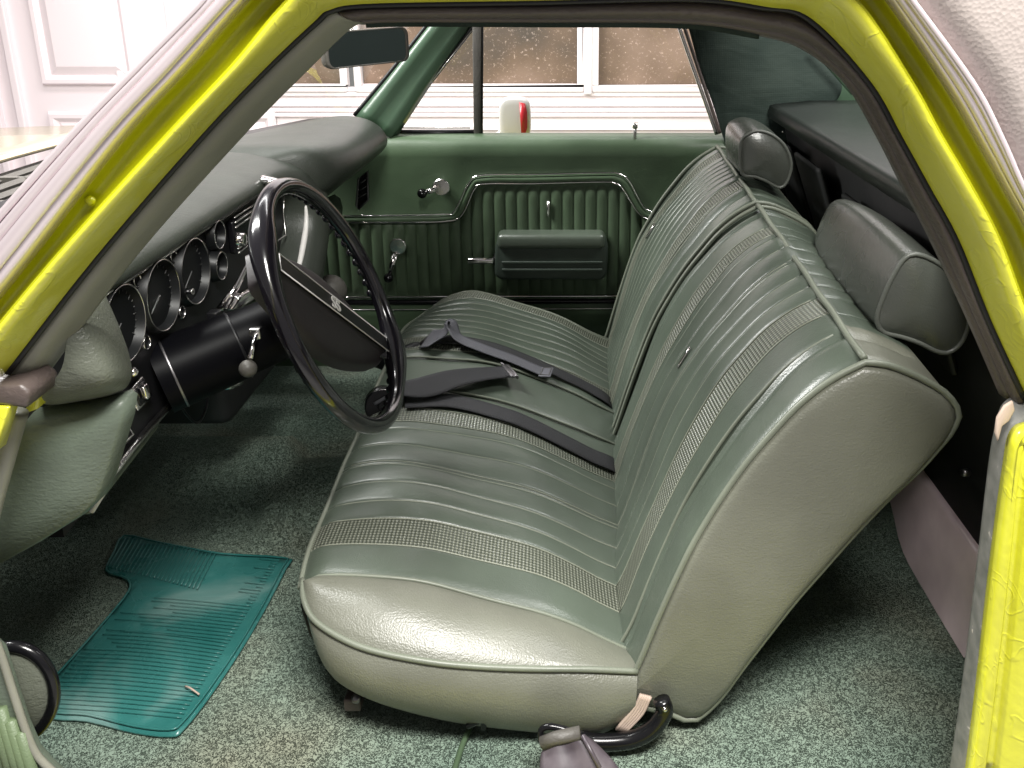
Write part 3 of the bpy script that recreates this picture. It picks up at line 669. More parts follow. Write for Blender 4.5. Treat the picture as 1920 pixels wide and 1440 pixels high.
# headlamp / wiper switch plate on the lower left, small vent below it
sw = [ip(262, 708, .002), ip(277, 745, .002), ip(254, 768, .002), ip(240, 733, .002)]
cen = (sw[0]+sw[2])/2
mb = MB(); mb.prism([cen+(p-cen)*1.1 for p in sw], (.005, 0, 0)); swo = mb.build('switch', M['satinchrome'], ipn, bevel=.002)
mb = MB(); mb.prism([cen+(p-cen)*.8+V(.004, 0, 0) for p in sw], (.003, 0, 0)); mb.build('switch_well', M['black'], swo, bevel=.001)
mb = MB(); mb.prism([ip(266, 718, .01), ip(276, 742, .01), ip(267, 750, .01), ip(258, 727, .01)], (.008, 0, 0)); mb.build('switch_paddle', M['chrome'], swo, bevel=.002)
MB().tube([ip(250, 697, .002), ip(250, 697, .016)], .006, 12).build('light_knob', M['chrome'], ipn)
pl = [ip(229, 785, .004), ip(250, 815, .004), ip(206, 860, .004)]
MB().tube(pl, .0018, 6).build('side_vent_edge', M['satinchrome'], ipn)
mb = MB()
for k in range(3): a = ip(222-8*k, 800+12*k, .002); mb.box(a, (.006, .012, .0015), Matrix.Rotation(R(40), 3, 'X'))
mb.build('side_vent_slats', M['satin'], ipn)
# passenger air vent in the end of the pad
vq = [at(688, 321, y=1.385), at(690, 374, y=1.385), at(672, 392, y=1.385), at(668, 385, y=1.385), at(672, 335, y=1.385)]
mb = MB(); mb.prism(vq, (0, .02, 0)); av = mb.build('air_vent', M['black'], ds, smooth=False)
MB().tube(cr([p+V(.001, -.003, 0) for p in vq], 1, True), .0028, 6, closed=True).build('vent_bezel', M['steel'], av)
mb = MB()
for t in (.25, .5, .75): mb.tube([vq[4].lerp(vq[3], t)+V(0, -.002, 0), vq[0].lerp(vq[1], t)+V(0, -.002, 0)], .0015, 6)
mb.build('vent_fins', M['steel'], av)
# lower dash panel on the passenger side and heater box in the far footwell
MB().grid([[V(-.60, y, .47), V(-.585, y, .42), V(-.60, y, .36), V(-.68, y, .335)] for y in (.86, 1.0, 1.2, 1.43)]).build('lower_dash_panel', M['pad'], ds, sub=1, solid=.004)
mb = MB(); mb.ball(at(620, 545, y=1.05), .035, 12); mb.build('heater_duct', M['rubber2'], ds)
mb = MB(); mb.box((-.72, 1.0, .27), (.09, .30, .09)); mb.build('heater_box', M['dark'], ds, bevel=.02)
mb = MB(); mb.box((-.70, .45, .40), (.10, .34, .03)); mb.build('dash_underside', M['dark'], ds, smooth=False)
w = cr([at(335, 755, x=-.6), at(352, 780, x=-.6), at(371, 793, x=-.6), at(385, 770, x=-.62), at(392, 735, x=-.64)], 6); MB().tube(w, .002, 6).build('hanging_wire', M['satin'], ds)
MB().tube([at(172, 958, y=.13), at(200, 912, y=.13)], .0035, 8).build('hood_release_cable', M['white'], ds)
mb = MB(); q = at(505, 345, x=-.548); mb.lathe(q, (.3, 0, 1), [(-.02, .010), (0, .011), (.003, .017), (.010, .018), (.012, .015), (.012, 0)], 24); mb.build('hazard_reflector_knob', M['chrome'], ds)

# ================================================================== STEERING WHEEL
sw_ = thing('steering_wheel', 'glossy black two-spoke steering wheel on a black column with SS emblem pad', 'steering wheel', (-.354, .482, .501))
TL = R(22.3); WC = V(-.354, .482, .501); WU = V(-math.sin(TL), 0, math.cos(TL)); WN = V(math.cos(TL), 0, math.sin(TL)); WV = V(0, 1, 0); WR = .19
def wpnt(th, r=WR, h=0): return WC+(WU*math.cos(th)+WV*math.sin(th))*r+WN*h
rim = [wpnt(2*math.pi*i/96) for i in range(96)]
rr_ = [.0125+.0065*(math.exp(-((math.degrees(2*math.pi*i/96)-318)/16)**2)+math.exp(-((math.degrees(2*math.pi*i/96)-138)/16)**2)) for i in range(96)]
mb = MB(); mb.tube(rim, rr_, 16, closed=True)   # finger grips on the back of the rim
for i in range(150, 268, 6):
    mb.ball(wpnt(R(i), WR-.004, -.009), .0075, 6)
for i in range(20, 110, 6):
    mb.ball(wpnt(R(i), WR-.004, -.009), .0075, 6)
mb.build('rim', M['wheel'], sw_)
SA = R(-44); sd = WU*math.cos(SA)+WV*math.sin(SA); sp = -WU*math.sin(SA)+WV*math.cos(SA)   # sd along the spokes, sp across
PH = 0
def wq(a, b, h): return WC+sd*(a-(.012 if PH else 0))+sp*b+WN*(h+PH)
for s in (1, -1):
    mb = MB()
    mb.grid([[wq(s*.08, .045, -.034), wq(s*.08, 0, -.022), wq(s*.08, -.045, -.034), wq(s*.08, 0, -.05)],
             [wq(s*.14, .034, -.030), wq(s*.14, 0, -.022), wq(s*.14, -.034, -.030), wq(s*.14, 0, -.04)],
             [wq(s*.172, .032, -.010), wq(s*.172, 0, -.002), wq(s*.172, -.032, -.010), wq(s*.172, 0, -.02)],
             [wq(s*.186, .048, 0), wq(s*.188, 0, .009), wq(s*.186, -.048, 0), wq(s*.188, 0, -.009)]], cv=True)
    mb.build('spoke', M['wheel'], sw_, sub=2)
mb = MB(); g = []; PH = -.038
AA = [-.172, -.166, -.14, -.10, -.05, 0, .05, .10, .14, .166, .172]
def hw(a): return .026+.046*math.cos(min(1, abs(a)/.175)*math.pi/2)**1.1
for i, a in enumerate(AA):
    w_ = hw(a); e = .85 if i in (0, len(AA)-1) else 1; row = []
    for b, h in ((-1, -.012), (-1, .006), (-.93, .014), (-.7, .021), (-.36, .028), (-.31, .034), (.31, .034), (.36, .028), (.7, .021), (.93, .014), (1, .006), (1, -.012)):
        row.append(wq(a*(1 if e == 1 else .995), b*w_*e if abs(b) > .5 else b*.04, h if e == 1 else h*.6))
    g.append(row)
mb.grid(g); 
n_ = 12; mb.f.append(tuple(range(n_))); mb.f.append(tuple(range(len(mb.v)-n_, len(mb.v))))
padw = mb.build('horn_pad', M['padwheel'], sw_, sub=2)
mb = MB(); mb.prism([wq(-.158, -.0125, .0345), wq(.158, -.0125, .0345), wq(.158, .0125, .0345), wq(-.158, .0125, .0345)], WN*.0015); mb.build('pad_inlay', M['satin'], padw, smooth=False)
MB().tube([wq(-.16, .013, .0365), wq(.16, .013, .0365), wq(.16, -.013, .0365), wq(-.16, -.013, .0365)], .0010, 6, closed=True).build('inlay_outline', M['white'], padw)
fc = bpy.data.curves.new('emblem', 'FONT'); fc.body = 'SS'; fc.size = .029; fc.extrude = .0008; fc.bevel_depth = 0; fc.offset = .0003; fc.align_x = 'CENTER'; fc.align_y = 'CENTER'; fc.space_character = .95
fc.materials.append(M['white']); fo = bpy.data.objects.new('emblem_curve', fc); COL.objects.link(fo); me = bpy.data.meshes.new_from_object(fo); bpy.data.objects.remove(fo); fo = bpy.data.objects.new('emblem', me); COL.objects.link(fo); fo.parent = padw; ORG[fo.name] = ORG[padw.name]
yv = -sp; xv = yv.cross(WN); mt = Matrix((xv*.95, yv, WN)).transposed()
xv = (-sd); yv = WN.cross(xv); mt = Matrix((xv, yv, WN)).transposed()
fo.matrix_local = Matrix.Translation(wq(.012, 0, .0375)-WC) @ mt.to_4x4()
# column
cdn = -WN
ca_, cb_ = WC-WN*.06, at(325, 698, x=-.566); ax = (cb_-ca_).normalized(); LC = (cb_-ca_).length
mb = MB(); mb.lathe(ca_, ax, [(-.03, .03), (-.004, .040), (0, .047), (LC*.5, .049), (LC*.5+.002, .051), (LC, .053), (LC+.02, .053)], 40); cov = mb.build('column_cover', M['colblack'], sw_, ang=40)
MB().lathe(ca_, ax, [(LC-.0015, .0532), (LC, .0540), (LC+.0015, .0532)], 40).build('cover_edge', M['steel'], cov)
MB().lathe(ca_, ax, [(LC*.5-.001, .0495), (LC*.5+.001, .052), (LC*.5+.003, .0512)], 40).build('cover_seam', M['satin'], cov)
mb = MB(); mb.lathe(at(428, 706, y=.47), (0, 0, -1), [(0, .022), (.012, .021), (.014, .017), (.014, 0)], 24); mb.build('column_clamp', M['satinchrome'], cov)
# turn signal lever with ball
tl = MB(); q0 = at(480, 628, y=.40); q1 = at(468, 672, y=.375); tl.tube([q0, q0.lerp(q1, .5), q1], [.003, .0032, .0045], 10); lv = tl.build('turn_signal_lever', M['chrome'], sw_)
MB().ball(at(465, 691, y=.372), .0125, 10).build('lever_knob', M['rubber2'], lv)
MB().box(at(480, 624, y=.41), (.008, .007, .008)).build('lever_pivot', M['satinchrome'], lv, bevel=.002)
# chrome gear lever behind the wheel
g0, g1 = at(412, 580, x=-.545), at(462, 500, x=-.52)
mb = MB(); mb.tube([g0, g0.lerp(g1, .5)+V(.004, 0, 0), g1, g1+(g1-g0)*.5], [.006, .005, .004, .004], 10); mb.build('gear_lever', M['chrome'], sw_)
mb = MB(); a = [at(415, 582, x=-.54), at(430, 556, x=-.53), at(474, 530, x=-.52), at(482, 556, x=-.52), at(470, 566, x=-.53)]; mb.prism(a, (.018, 0, 0)); mb.build('gear_indicator', M['chrome'], sw_, bevel=.003)
mb = MB(); mb.box(at(402, 592, x=-.545), (.008, .010, .008)); mb.build('indicator_lamp', M['satin'], sw_, bevel=.002)

# ================================================================== BENCH SEAT
seat = thing('bench_seat', 'long green vinyl bench seat with ribbed inserts, piped edges and split backrests', 'seat', (0, .8, 0))
CUX = [-.392, -.375, -.34, -.30, -.25, -.20, -.13, -.06, 0, .04, .10]
CUZ = [-.014, -.004, .002, .002, -.003, -.011, -.030, -.055, -.083, -.105, -.135]
cu_s = [V(x, 0, z) for x, z in zip(CUX, CUZ)]
CUP = resamp(cr(cu_s, 8), 61)
# near edge (welt) and bottom edge of the cushion side, sampled at the same parameters
E0 = resamp(cr([at(568, 1087, y=.291), at(571, 1128, y=.245), at(598, 1170, y=.215), at(680, 1214, y=.190), at(800, 1240, y=.180), at(900, 1250, y=.183), at(1000, 1254, y=.19), at(1100, 1255, y=.198), at(1195, 1259, y=.21)], 8), 61)
B0 = resamp(cr([at(596, 1150, y=.30), at(606, 1215, y=.25), at(622, 1262, y=.23), at(665, 1298, y=.21), at(740, 1328, y=.20), at(860, 1356, y=.20), at(1010, 1374, y=.20), at(1115, 1379, y=.20), at(1185, 1345, y=.215)], 8), 61)
GR = [.461, .508, .558, .567, .622, .676, 1.085, 1.118, 1.150, 1.182, 1.213, 1.243]
WELT = [.291, .826, .962]; BAND = [(.361, .420), (.700, .745), (.995, 1.050), (1.272, 1.318)]
NEARY, FARY = .291, 1.345
def pleat(y):
    e = sorted(GR+[.42, .7, 1.05, 1.272]); d = 0
    for a, b in zip(e, e[1:]):
        if a <= y <= b and b-a < .07 and not (.66 < a < 1.04 and .99 > a):
            t = (y-a)/(b-a); d += min(.0036, .07*(b-a))*math.sin(math.pi*t)**.5
    for g_ in GR: d -= .003*math.exp(-((y-g_)/.0017)**2)
    for w_ in WELT: d -= .006*math.exp(-((y-w_)/.009)**2)
    for a, b in BAND:
        for q in (a, b): d -= .0016*math.exp(-((y-q)/.0017)**2)
    return d
def ysamp(lo, hi, extra=()):
    s = set(np.round(np.arange(lo, hi, .008), 4)) | {lo, hi}
    for q in list(GR)+list(WELT)+[v_ for b in BAND for v_ in b]+list(extra):
        for d in (-.006, -.003, -.0015, 0, .0015, .003, .006):
            if lo < q+d < hi: s.add(round(q+d, 4))
    return sorted(s)
def cush(s, y):
    """point on the seat cushion, s = 0 front .. 60 rear"""
    c = CUP[s]; zt_ = .165+(y-.29)*.066
    x, z = c[0], zt_+c[2]
    if y > 1.02:      # far front corner rounds off
        t = (y-1.02)/.325; x += .07*t**2.2*max(0, (-.15-x)/.24)**1.5*0.6; z -= .055*t**2*max(0, (-.24-x)/.15)**1.6
    if y < .40: x += .009*((.40-y)/.11)**2*max(0, (-.33-x)/.062)**1.3; z -= .012*((.40-y)/.11)**2*max(0, (-.36-x)/.03)
    if y > 1.30: z -= .9*(y-1.30)**2*8
    # soft sag where people sit
    z += .0025*math.sin(y*23+x*14)+.002*math.sin(x*31+y*7)
    return V(x, y, z)
def uvgrid(name, g, ys_, ms, fm, par, uvs_y=None, sub=0):
    verts = [p for r in g for p in r]; nv = len(g[0]); f = []; fmt = []; uv = []
    for i, r in enumerate(g):
        l = 0
        for j, p in enumerate(r):
            if j: l += (p-r[j-1]).length
            uv.append((l, ys_[i]))
    for i in range(len(g)-1):
        for j in range(nv-1):
            f.append((i*nv+j, i*nv+nv+j, i*nv+nv+j+1, i*nv+j+1)); fmt.append(fm((ys_[i]+ys_[i+1])/2, j))
    o = mesh(name, verts, f, None, par, uvs=uv, mats=ms, fmat=fmt)
    bm = bmesh.new(); bm.from_mesh(o.data); bmesh.ops.recalc_face_normals(bm, faces=bm.faces); bm.to_mesh(o.data); bm.free()
    return o
ysl = ysamp(NEARY, FARY); T0 = [cush(s, NEARY) for s in range(61)]
g = []; yy = []
# side boxing + near bolster rows, then the main surface
for k in range(8):                      # boxing
    t = k/8; g.append([B0[s].lerp(E0[s], t)+V(0, -.020*math.sin(math.pi*t)**.8*(0.3+.7*min(1, s/12)), 0) for s in range(61)]); yy.append(.02*k)
for k in range(15):                     # bolster top
    t = k/14
    g.append([E0[s].lerp(T0[s], t)+V(0, -.004*math.sin(math.pi*t), .020*math.sin(math.pi*t)*(.35+.65*math.sin(math.pi*min(1, s/55)))+(-.004 if k in (0, 14) else 0)) for s in range(61)]); yy.append(.17+t*.12)
nside = len(yy)
for y in ysl[1:]:
    g.append([cush(s, y)+V(0, 0, pleat(y)*min(1, (60-s)/6, s/2+.3)) for s in range(61)]); yy.append(y)
for k in range(1, 6): g.append([g[nside+len(ysl)-2][s]+V(0, .012*math.sin(k*.3), -.03*k) for s in range(61)]); yy.append(FARY+.001*k)
def fm(y, j):
    for a, b in BAND:
        if a < y < b: return 1
    return 0
ms = [M['seat'], M['weave'], M['seatside']]
def fmc(y, j): return 2 if y < .289 else fm(y, j)
cu = uvgrid('cushion', g, yy, ms, fmc, seat)
SM = M['seam'] = mat('sealed_seam', (.22, .235, .185), .4)
for q in GR+[v_ for b in BAND for v_ in b]: MB().tube([cush(s, q)+V(0, 0, -.0004) for s in range(2, 61, 2)], .0011, 5).build('seam', SM, cu)
# front face
MB().grid([[cush(0, y)+V(.002, 0, 0), cush(0, y)+V(-.004, 0, -.03), cush(0, y)+V(.004, 0, -.08), V(-.355, y, .02)] for y in ysl[::6]+[ysl[-1]]]).build('cushion_front', M['seatside'], cu)
MB().tube([p+V(0, -.001, .001) for p in E0], .0042, 8).build('piping', M['pipe'], cu)
MB().tube([cush(0, y)+V(-.002, 0, 0) for y in ysl[::4]]+[cush(0, FARY)], .004, 8).build('piping', M['pipe'], cu)
for w_ in WELT: MB().tube([cush(s, w_)+V(0, 0, -.0012) for s in range(0, 61, 2)], .0028, 8).build('piping', M['pipe'], cu)
MB().tube([cush(s, FARY-.002)+V(0, 0, .0) for s in range(0, 61, 2)], .003, 8).build('piping', M['pipe'], cu)
MB().box((-.17, .8, .0), (.18, .5, .025)).build('seat_frame', M['satin'], seat, smooth=False)

# backrests: closed (x,z) loops lofted across y
FR = [(.060, .020), (.072, .045), (.087, .080), (.110, .151), (.132, .215), (.155, .275), (.184, .335), (.216, .391), (.246, .433), (.277, .472), (.312, .503), (.349, .525)]
TP = [(.349, .525), (.375, .522), (.402, .512), (.430, .498), (.451, .484), (.466, .466), (.470, .450), (.462, .428)]
BK = [(.462, .428), (.430, .380), (.395, .338), (.360, .290), (.323, .235), (.290, .185), (.260, .134), (.228, .078), (.201, .028), (.175, -.005), (.159, -.012), (.135, .0), (.095, .012), (.060, .020)]
fr = resamp(cr([V(a, 0, b) for a, b in FR], 6), 44); tp = resamp(cr([V(a, 0, b) for a, b in TP], 6), 14); bk = resamp(cr([V(a, 0, b) for a, b in BK], 6), 34)
LOOP = fr+tp[1:]+bk[1:-1]; NL = len(LOOP); cenL = V(.27, 0, .27)
def lp(i, y, shrink=0, rise=True):
    p = LOOP[i % NL]; off = (y-.22)*.052 if rise else 0
    q = V(p[0], y, p[2]+off*min(1, max(0, p[2]/.3)))
    if shrink: q += (V(cenL[0], y, cenL[2])-q).normalized()*shrink
    return q
def nrm2(i):
    a, b = LOOP[(i-1) % NL], LOOP[(i+1) % NL]; d = (b-a).normalized(); return V(-d[2], 0, d[0])
def backrest(y0, y1, label, tt):
    sl = ysamp(y0, y1); g = []; yy = []
    # near cap: rings from centre outwards with a puffed face
    for k, (sc, pu) in enumerate(((0.0004, .015), (.3, .015), (.6, .0145), (.8, .0135), (.9, .0115), (.955, .008), (.985, .003))):
        g.append([V(cenL[0], y0, cenL[2]).lerp(lp(i, y0), sc)+V(0, -pu, 0) for i in range(NL+1)]); yy.append(y0-.2+.03*k)
    nc = len(g)
    for y in sl:
        ed = min(1, (y-y0)/.018, (y1-y)/.03); pu = .012*(1-ed)**2
        row = []
        for i in range(NL+1):
            ii = i % NL; d = pleat(y)*(1 if ii < 50 else 0)*min(1, ii/5+.2)
            q = lp(i, y); n2 = nrm2(ii); q += n2*(d-pu)
            if ii < 44: q += n2*(.0025*math.sin(y*17+ii*.22)+.003*math.sin(math.pi*(y-y0)/(y1-y0)))
            row.append(q)
        g.append(row); yy.append(y)
    for k, (sc, pu) in enumerate(((.97, .004), (.9, .010), (.6, .014), (.0004, .016))):
        g.append([V(cenL[0], y1, cenL[2]).lerp(lp(i, y1), sc)+V(0, pu, 0) for i in range(NL+1)]); yy.append(y1+.2+.03*k)
    def f(y, j):
        if y < y0-.02: return 2
        if j > 50: return 2
        if y0 < y < y1 and j < 43: return fm(y, j)
        if j >= 43: return 2 if y < .32 else 0
        return 0
    o = uvgrid('backrest', g, yy, ms, f, seat)
    if label: o['label'] = label
    P = [lp(i, y0)+V(0, -.002, 0)+nrm2(i)*.0 for i in range(NL)]
    MB().tube(P, .0042, 8, closed=True).build('piping', M['pipe'], o)
    MB().tube([lp(i, y1)+V(0, .002, 0) for i in range(NL)], .004, 8, closed=True).build('piping', M['pipe'], o)
    MB().tube([lp(43, y)+nrm2(43)*(.0035+.002*math.sin(y*40)) for y in np.linspace(y0, y1, 30)], .0045, 8).build('piping', M['pipe'], o)
    for q in GR+[v_ for b in BAND for v_ in b]:
        if y0+.01 < q < y1-.01: MB().tube([lp(i, q)+nrm2(i)*(.0012+.0025*math.sin(q*17+i*.22)+.003*math.sin(math.pi*(q-y0)/(y1-y0))-.0014) for i in range(2, 43)], .0011, 5).build('seam', SM, o)
    for w_ in tt: MB().tube([lp(i, w_)+nrm2(i)*.0005 for i in range(1, 43)], .0026, 8).build('piping', M['pipe'], o)
    return o
bd = backrest(.215, .862, 'wide driver side backrest section', [.303])
bp = backrest(.895, 1.37, 'narrow passenger side backrest section', [1.003])
# fabric in the gap between the two sections
MB().grid([[lp(i, .866)+nrm2(i)*-.012, lp(i, .88)+nrm2(i)*-.006+V(0, 0, .002*math.sin(i)), lp(i, .893)+nrm2(i)*-.012] for i in range(2, 60)]).build('gap_gusset', M['seat'], seat, sub=1)
# small chrome trim bars on the backrests
for o, (a, b), y in ((bd, ((1277, 703), (1307, 657)), .50), (bp, ((1209, 460), (1232, 424)), 1.10)):
    lo_, hi_ = (16, 25) if y < .8 else (22, 30)
for par, pa, pb, y in ((bd, (1277, 703), (1307, 657), .60), (bp, (1210, 459), (1231, 424), 1.165)):
    # sit the bar on the surface of the pleats where its middle is seen
    mid = ((pa[0]+pb[0])/2, (pa[1]+pb[1])/2)
    _, y_, i = min(((lp(k, yy_)-at(*mid, y=yy_)).length, yy_, k) for yy_ in np.arange(y-.2, y+.2, .004) for k in range(5, 43))
    MB().tube([lp(k, y_)+nrm2(k)*.0095 for k in (i-1, i, i+1, i+2)], .0022, 8).build('trim_bar', M['chrome'], par)
# headrests
def headrest(face, y0, y1, label):
    F_ = resamp(cr([V(a, 0, b) for a, b in face], 6, True)+[V(*(face[0][0], 0, face[0][1]))], 49)[:-1]; n = len(F_)
    c = sum(F_, V(0, 0, 0))/n; g = []
    def ringy(y, k, dz=0): return [V(c[0]+(p[0]-c[0])*k, y, c[2]+(p[2]-c[2])*k+dz) for p in F_]
    for k, pu in ((.0004, .012), (.3, .0115), (.6, .009), (.85, .004), (.97, 0)): g.append(ringy(y0-pu, k))
    L = y1-y0
    for t, k in ((.0, 1), (.03, 1.03), (.12, 1.055), (.28, 1.085), (.45, 1.09), (.6, 1.06), (.73, .99), (.83, .88), (.91, .70), (.97, .42), (1.0, .0004)): g.append(ringy(y0+L*t, k, .004*math.sin(math.pi*t)))
    o = MB().grid(g, cv=True).build('headrest', M['headrest'], seat, sub=1)
    if label: o['label'] = label
    MB().tube(ringy(y0-.0, 1.005), .0034, 8, closed=True).build('piping', M['headpipe'], o)
    mb = MB(); m_ = y0+L*.5; mb.box((c[0]-.01, m_, c[2]-.09), (.006, .022, .07), Matrix.Rotation(R(30), 3, 'Y')); mb.build('headrest_post', M['satinchrome'], o)
    return o
M['headpipe'] = vinyl('headrest_piping', (.07, .075, .065), .4)
headrest([(.405, .553), (.417, .592), (.434, .621), (.462, .617), (.495, .594), (.516, .562), (.524, .530), (.518, .500), (.503, .486), (.486, .488), (.462, .500), (.436, .509), (.413, .515), (.403, .530)], .335, .755, 'large near headrest')
headrest([(.337, .600), (.332, .658), (.344, .676), (.366, .683), (.395, .674), (.420, .652), (.434, .620), (.432, .592), (.422, .572), (.408, .572), (.390, .582), (.365, .592)], .98, 1.235, 'small far headrest')
# seat hardware
mb = MB(); mb.tube(cr([at(1240, 1312, y=.185), at(1246, 1335, y=.182), at(1222, 1368, y=.178), at(1180, 1388, y=.176), at(1120, 1392, y=.176), at(1090, 1386, y=.176)], 6), .0115, 12); hg = mb.build('seat_hinge_arm', M['black'], seat)
mb = MB(); mb.ball(at(1247, 1330, y=.172), .0035, 6); mb.build('hinge_rivet', M['chrome'], hg)
mb = MB()
for k in range(5): mb.tube(cr([at(1203+k*4, 1302+k, y=.196), at(1188+k*4, 1330+k*2, y=.194), at(1156+k*4, 1368+k, y=.192)], 4), .0028, 6)
mb.build('seat_stuffing', M['jute'], seat)
mb = MB(); mb.box(at(664, 1312, y=.24), (.012, .012, .010)); ft = mb.build('floor_bracket', M['rubber'], seat, bevel=.003)
MB().lathe(at(668, 1309, y=.225), (0, -.6, 1), [(-.004, .007), (.003, .007), (.004, .004), (.004, 0)], 6).build('bracket_bolt', M['steel'], ft)
mb = MB(); mb.tube([at(876, 1362, y=.19), at(898, 1352, y=.19), at(904, 1338, y=.188), at(907, 1366, y=.19)], .004, 8); mb.build('seat_track_hook', M['satin'], seat)

# ================================================================== SEAT BELTS
def ribbon(name, pts, wid, m, par=None, th=.0016, n=10, ofs=0):
    """pts: (point, width direction)"""
    C = cr([p for p, _ in pts], n); D = cr([Vector(d) for _, d in pts], n); g = []; uv = []; L = 0; verts = []; f = []
    for i, (p, d) in enumerate(zip(C, D)):
        t = (C[min(i+1, len(C)-1)]-C[max(i-1, 0)]).normalized(); d = (d-t*d.dot(t)).normalized()
        if i: L += (C[i]-C[i-1]).length
        for k in range(7): verts.append(p+d*wid*(k/6-.5)+d.cross(t)*ofs); uv.append((k/6, L/wid))
    for i in range(len(C)-1):
        for k in range(6): f.append((i*7+k, i*7+k+1, i*7+k+8, i*7+k+7))
    o = mesh(name, verts, f, m, par, uvs=uv); md = o.modifiers.new('t', 'SOLIDIFY'); md.thickness = th; md.offset = 1; return o
def on(px, py, y, up=.006):
    """point above the cushion at this y, nearest to the sight line"""
    q = at(px, py, y=y); s = min(range(61), key=lambda k: abs(CUP[k][0]-q[0])); p = cush(s, y); return V(q[0], y, p[2]+up)
YD = V(0, 1, 0)
b1 = thing('seat_belt', 'dark lap belt lying over the seat middle with twisted end and steel tongue', 'seat belt', (-.2, .8, .22), 'lap belts on the bench seat')
pts = [(on(760, 775, .755), YD), (on(850, 765, .775), YD), (on(950, 788, .765), YD), (on(1000, 800, .76), YD), (on(1060, 825, .755), YD), (on(1110, 852, .75), YD), (on(1150, 890, .745), YD), (V(.085, .742, .06), YD), (V(.11, .74, .02), YD)]
ribbon('webbing', pts, .052, M['belt'], b1)
pts = [(on(700, 782, .75, .02), YD), (on(745, 776, .77, .022), YD), (on(800, 764, .785, .022), YD+V(-.2, 0, .35)), (on(850, 740, .83, .026), YD+V(-.55, 0, .25)), (on(895, 724, .87, .022), YD+V(-.5, 0, .1)), (on(940, 714, .905, .018), YD+V(-.4, 0, 0)), (on(953, 712, .91, .018), YD+V(-.4, 0, 0))]
ribbon('webbing', pts, .055, M['belt'], b1)
q = on(955, 714, .912, .020); mt = Matrix.Rotation(R(23), 3, 'Z')
mb = MB(); mb.box(q, (.006, .030, .003), mt); mb.box(q+V(.008, -.002, 0), (.002, .031, .004), mt); mb.tube([q+mt@V(.0, -.030, 0), q+mt@V(.006, -.034, .004)], .003, 6); mb.tube([q+mt@V(.0, .030, 0), q+mt@V(-.006, .034, .006)], .003, 6)
mb.build('tongue', M['steel'], b1, bevel=.001)
b2 = thing('seat_belt', 'grey worn lap belt across the passenger side cushion ending in a stitched tab', 'seat belt', (-.2, 1.0, .22), 'lap belts on the bench seat')
pts = [(on(800, 668, 1.02, .006), YD), (on(850, 652, 1.03, .008), YD), (on(920, 660, 1.025), YD), (on(980, 672, 1.02), YD), (on(1050, 695, 1.01), YD), (on(1100, 715, 1.01), YD), (on(1135, 745, 1.0), YD), (V(.085, .998, .08), YD), (V(.11, .995, .03), YD)]
ribbon('webbing', pts, .046, M['belt'], b2)
pts = [(on(795, 678, .98, .012), YD), (on(828, 656, 1.02, .03), YD+V(.3, 0, .4)), (on(845, 645, 1.04, .042), YD+V(.3, 0, 0)), (on(862, 660, 1.01, .024), YD), (on(910, 678, .99, .014), YD), (on(960, 690, .985, .012), YD), (on(1020, 708, .975, .012), YD)]
ribbon('webbing', pts, .042, M['belt2'], b2)
q = on(1024, 711, .972, .016); mb = MB(); mt = Matrix.Rotation(R(-8), 3, 'Z')
mb.box(q, (.013, .023, .002), mt); mb.build('stitched_tab', M['belt2'], b2, bevel=.001)
pp = [q+mt@V(a, b, .003) for a, b in ((-.009, -.018), (.009, -.018), (.009, .018), (-.009, .018))]; MB().tube(pp, .0007, 5, closed=True).build('stitching', M['rubber2'], b2)
b3 = thing('seat_belt_buckle', 'black belt retractor and buckle on the floor tunnel behind the wheel rim', 'belt buckle', (-.42, .75, .1))
c = at(715, 768, y=.74)
MB().lathe(c+V(0, .02, 0), (.3, -1, .25), [(-.02, .034), (.01, .036), (.014, .033), (.015, .012), (.018, .010), (.018, 0)], 28).build('retractor', M['black'], b3, ang=40)
MB().lathe(c+V(0, .005, 0), (.3, -1, .25), [(.0, .0365), (.002, .0375), (.004, .0365)], 28).build('retractor_ring', M['chrome'], b3)
b4 = thing('seat_belt_buckle', 'black plastic buckle leaning at the front of the passenger cushion', 'belt buckle', (-.4, 1.05, .1))
a_, b__ = at(700, 690, y=1.0), at(795, 645, y=1.02)
MB().tube([a_, a_.lerp(b__, .6), b__], [.016, .019, .014], 10).build('buckle_body', M['satin'], b4, sub=1)
MB().tube([b__+V(0, 0, -.004), b__+V(.012, 0, .012)], [.012, .008], 10).build('buckle_cap', M['padwheel'], b4)
MB().tube([at(640, 640, y=1.2), at(775, 644, y=1.2)], .007, 8).build('buckle_stalk', M['pink'], b4)
# outboard belt by the sill
b5 = thing('sill_seat_belt', 'dark webbing anchored in a metal loop with grey sleeve beside the seat base', 'seat belt', (.0, .15, 0))
mb = MB(); g = []
for (xa, ya), (xb, yb), (xc, yc), y in (((1016, 1404), (1060, 1388), (1098, 1377), .128), ((1014, 1425), (1072, 1410), (1125, 1402), .118), ((1013, 1450), (1085, 1440), (1162, 1440), .105), ((1010, 1500), (1095, 1495), (1185, 1490), .085)):
    g.append([at(xa, ya, y=y), at((xa+xb)/2, (ya+yb)/2, y=y-.004), at(xb, yb, y=y+.001), at((xb+xc)/2, (yb+yc)/2, y=y-.006), at(xc, yc, y=y+.004)])
M['stub'] = mat('worn_purple_vinyl', (.06, .05, .057), .38); vary(M['stub'], (.045, .036, .044), (.10, .085, .095), 30)
mb.grid(g); mb.build('webbing', M['stub'], b5, sub=2, solid=.004)
MB().tube([at(1016, 1394, y=.128), at(1042, 1384, y=.128), at(1088, 1374, y=.128)], .0085, 12).build('sleeve', M['rubber2'], b5)
MB().tube(cr([at(1014, 1390, y=.135), at(1015, 1369, y=.140), at(1030, 1362, y=.14), at(1060, 1368, y=.138), at(1094, 1378, y=.133)], 5), .0042, 8).build('anchor_loop', M['black'], b5)
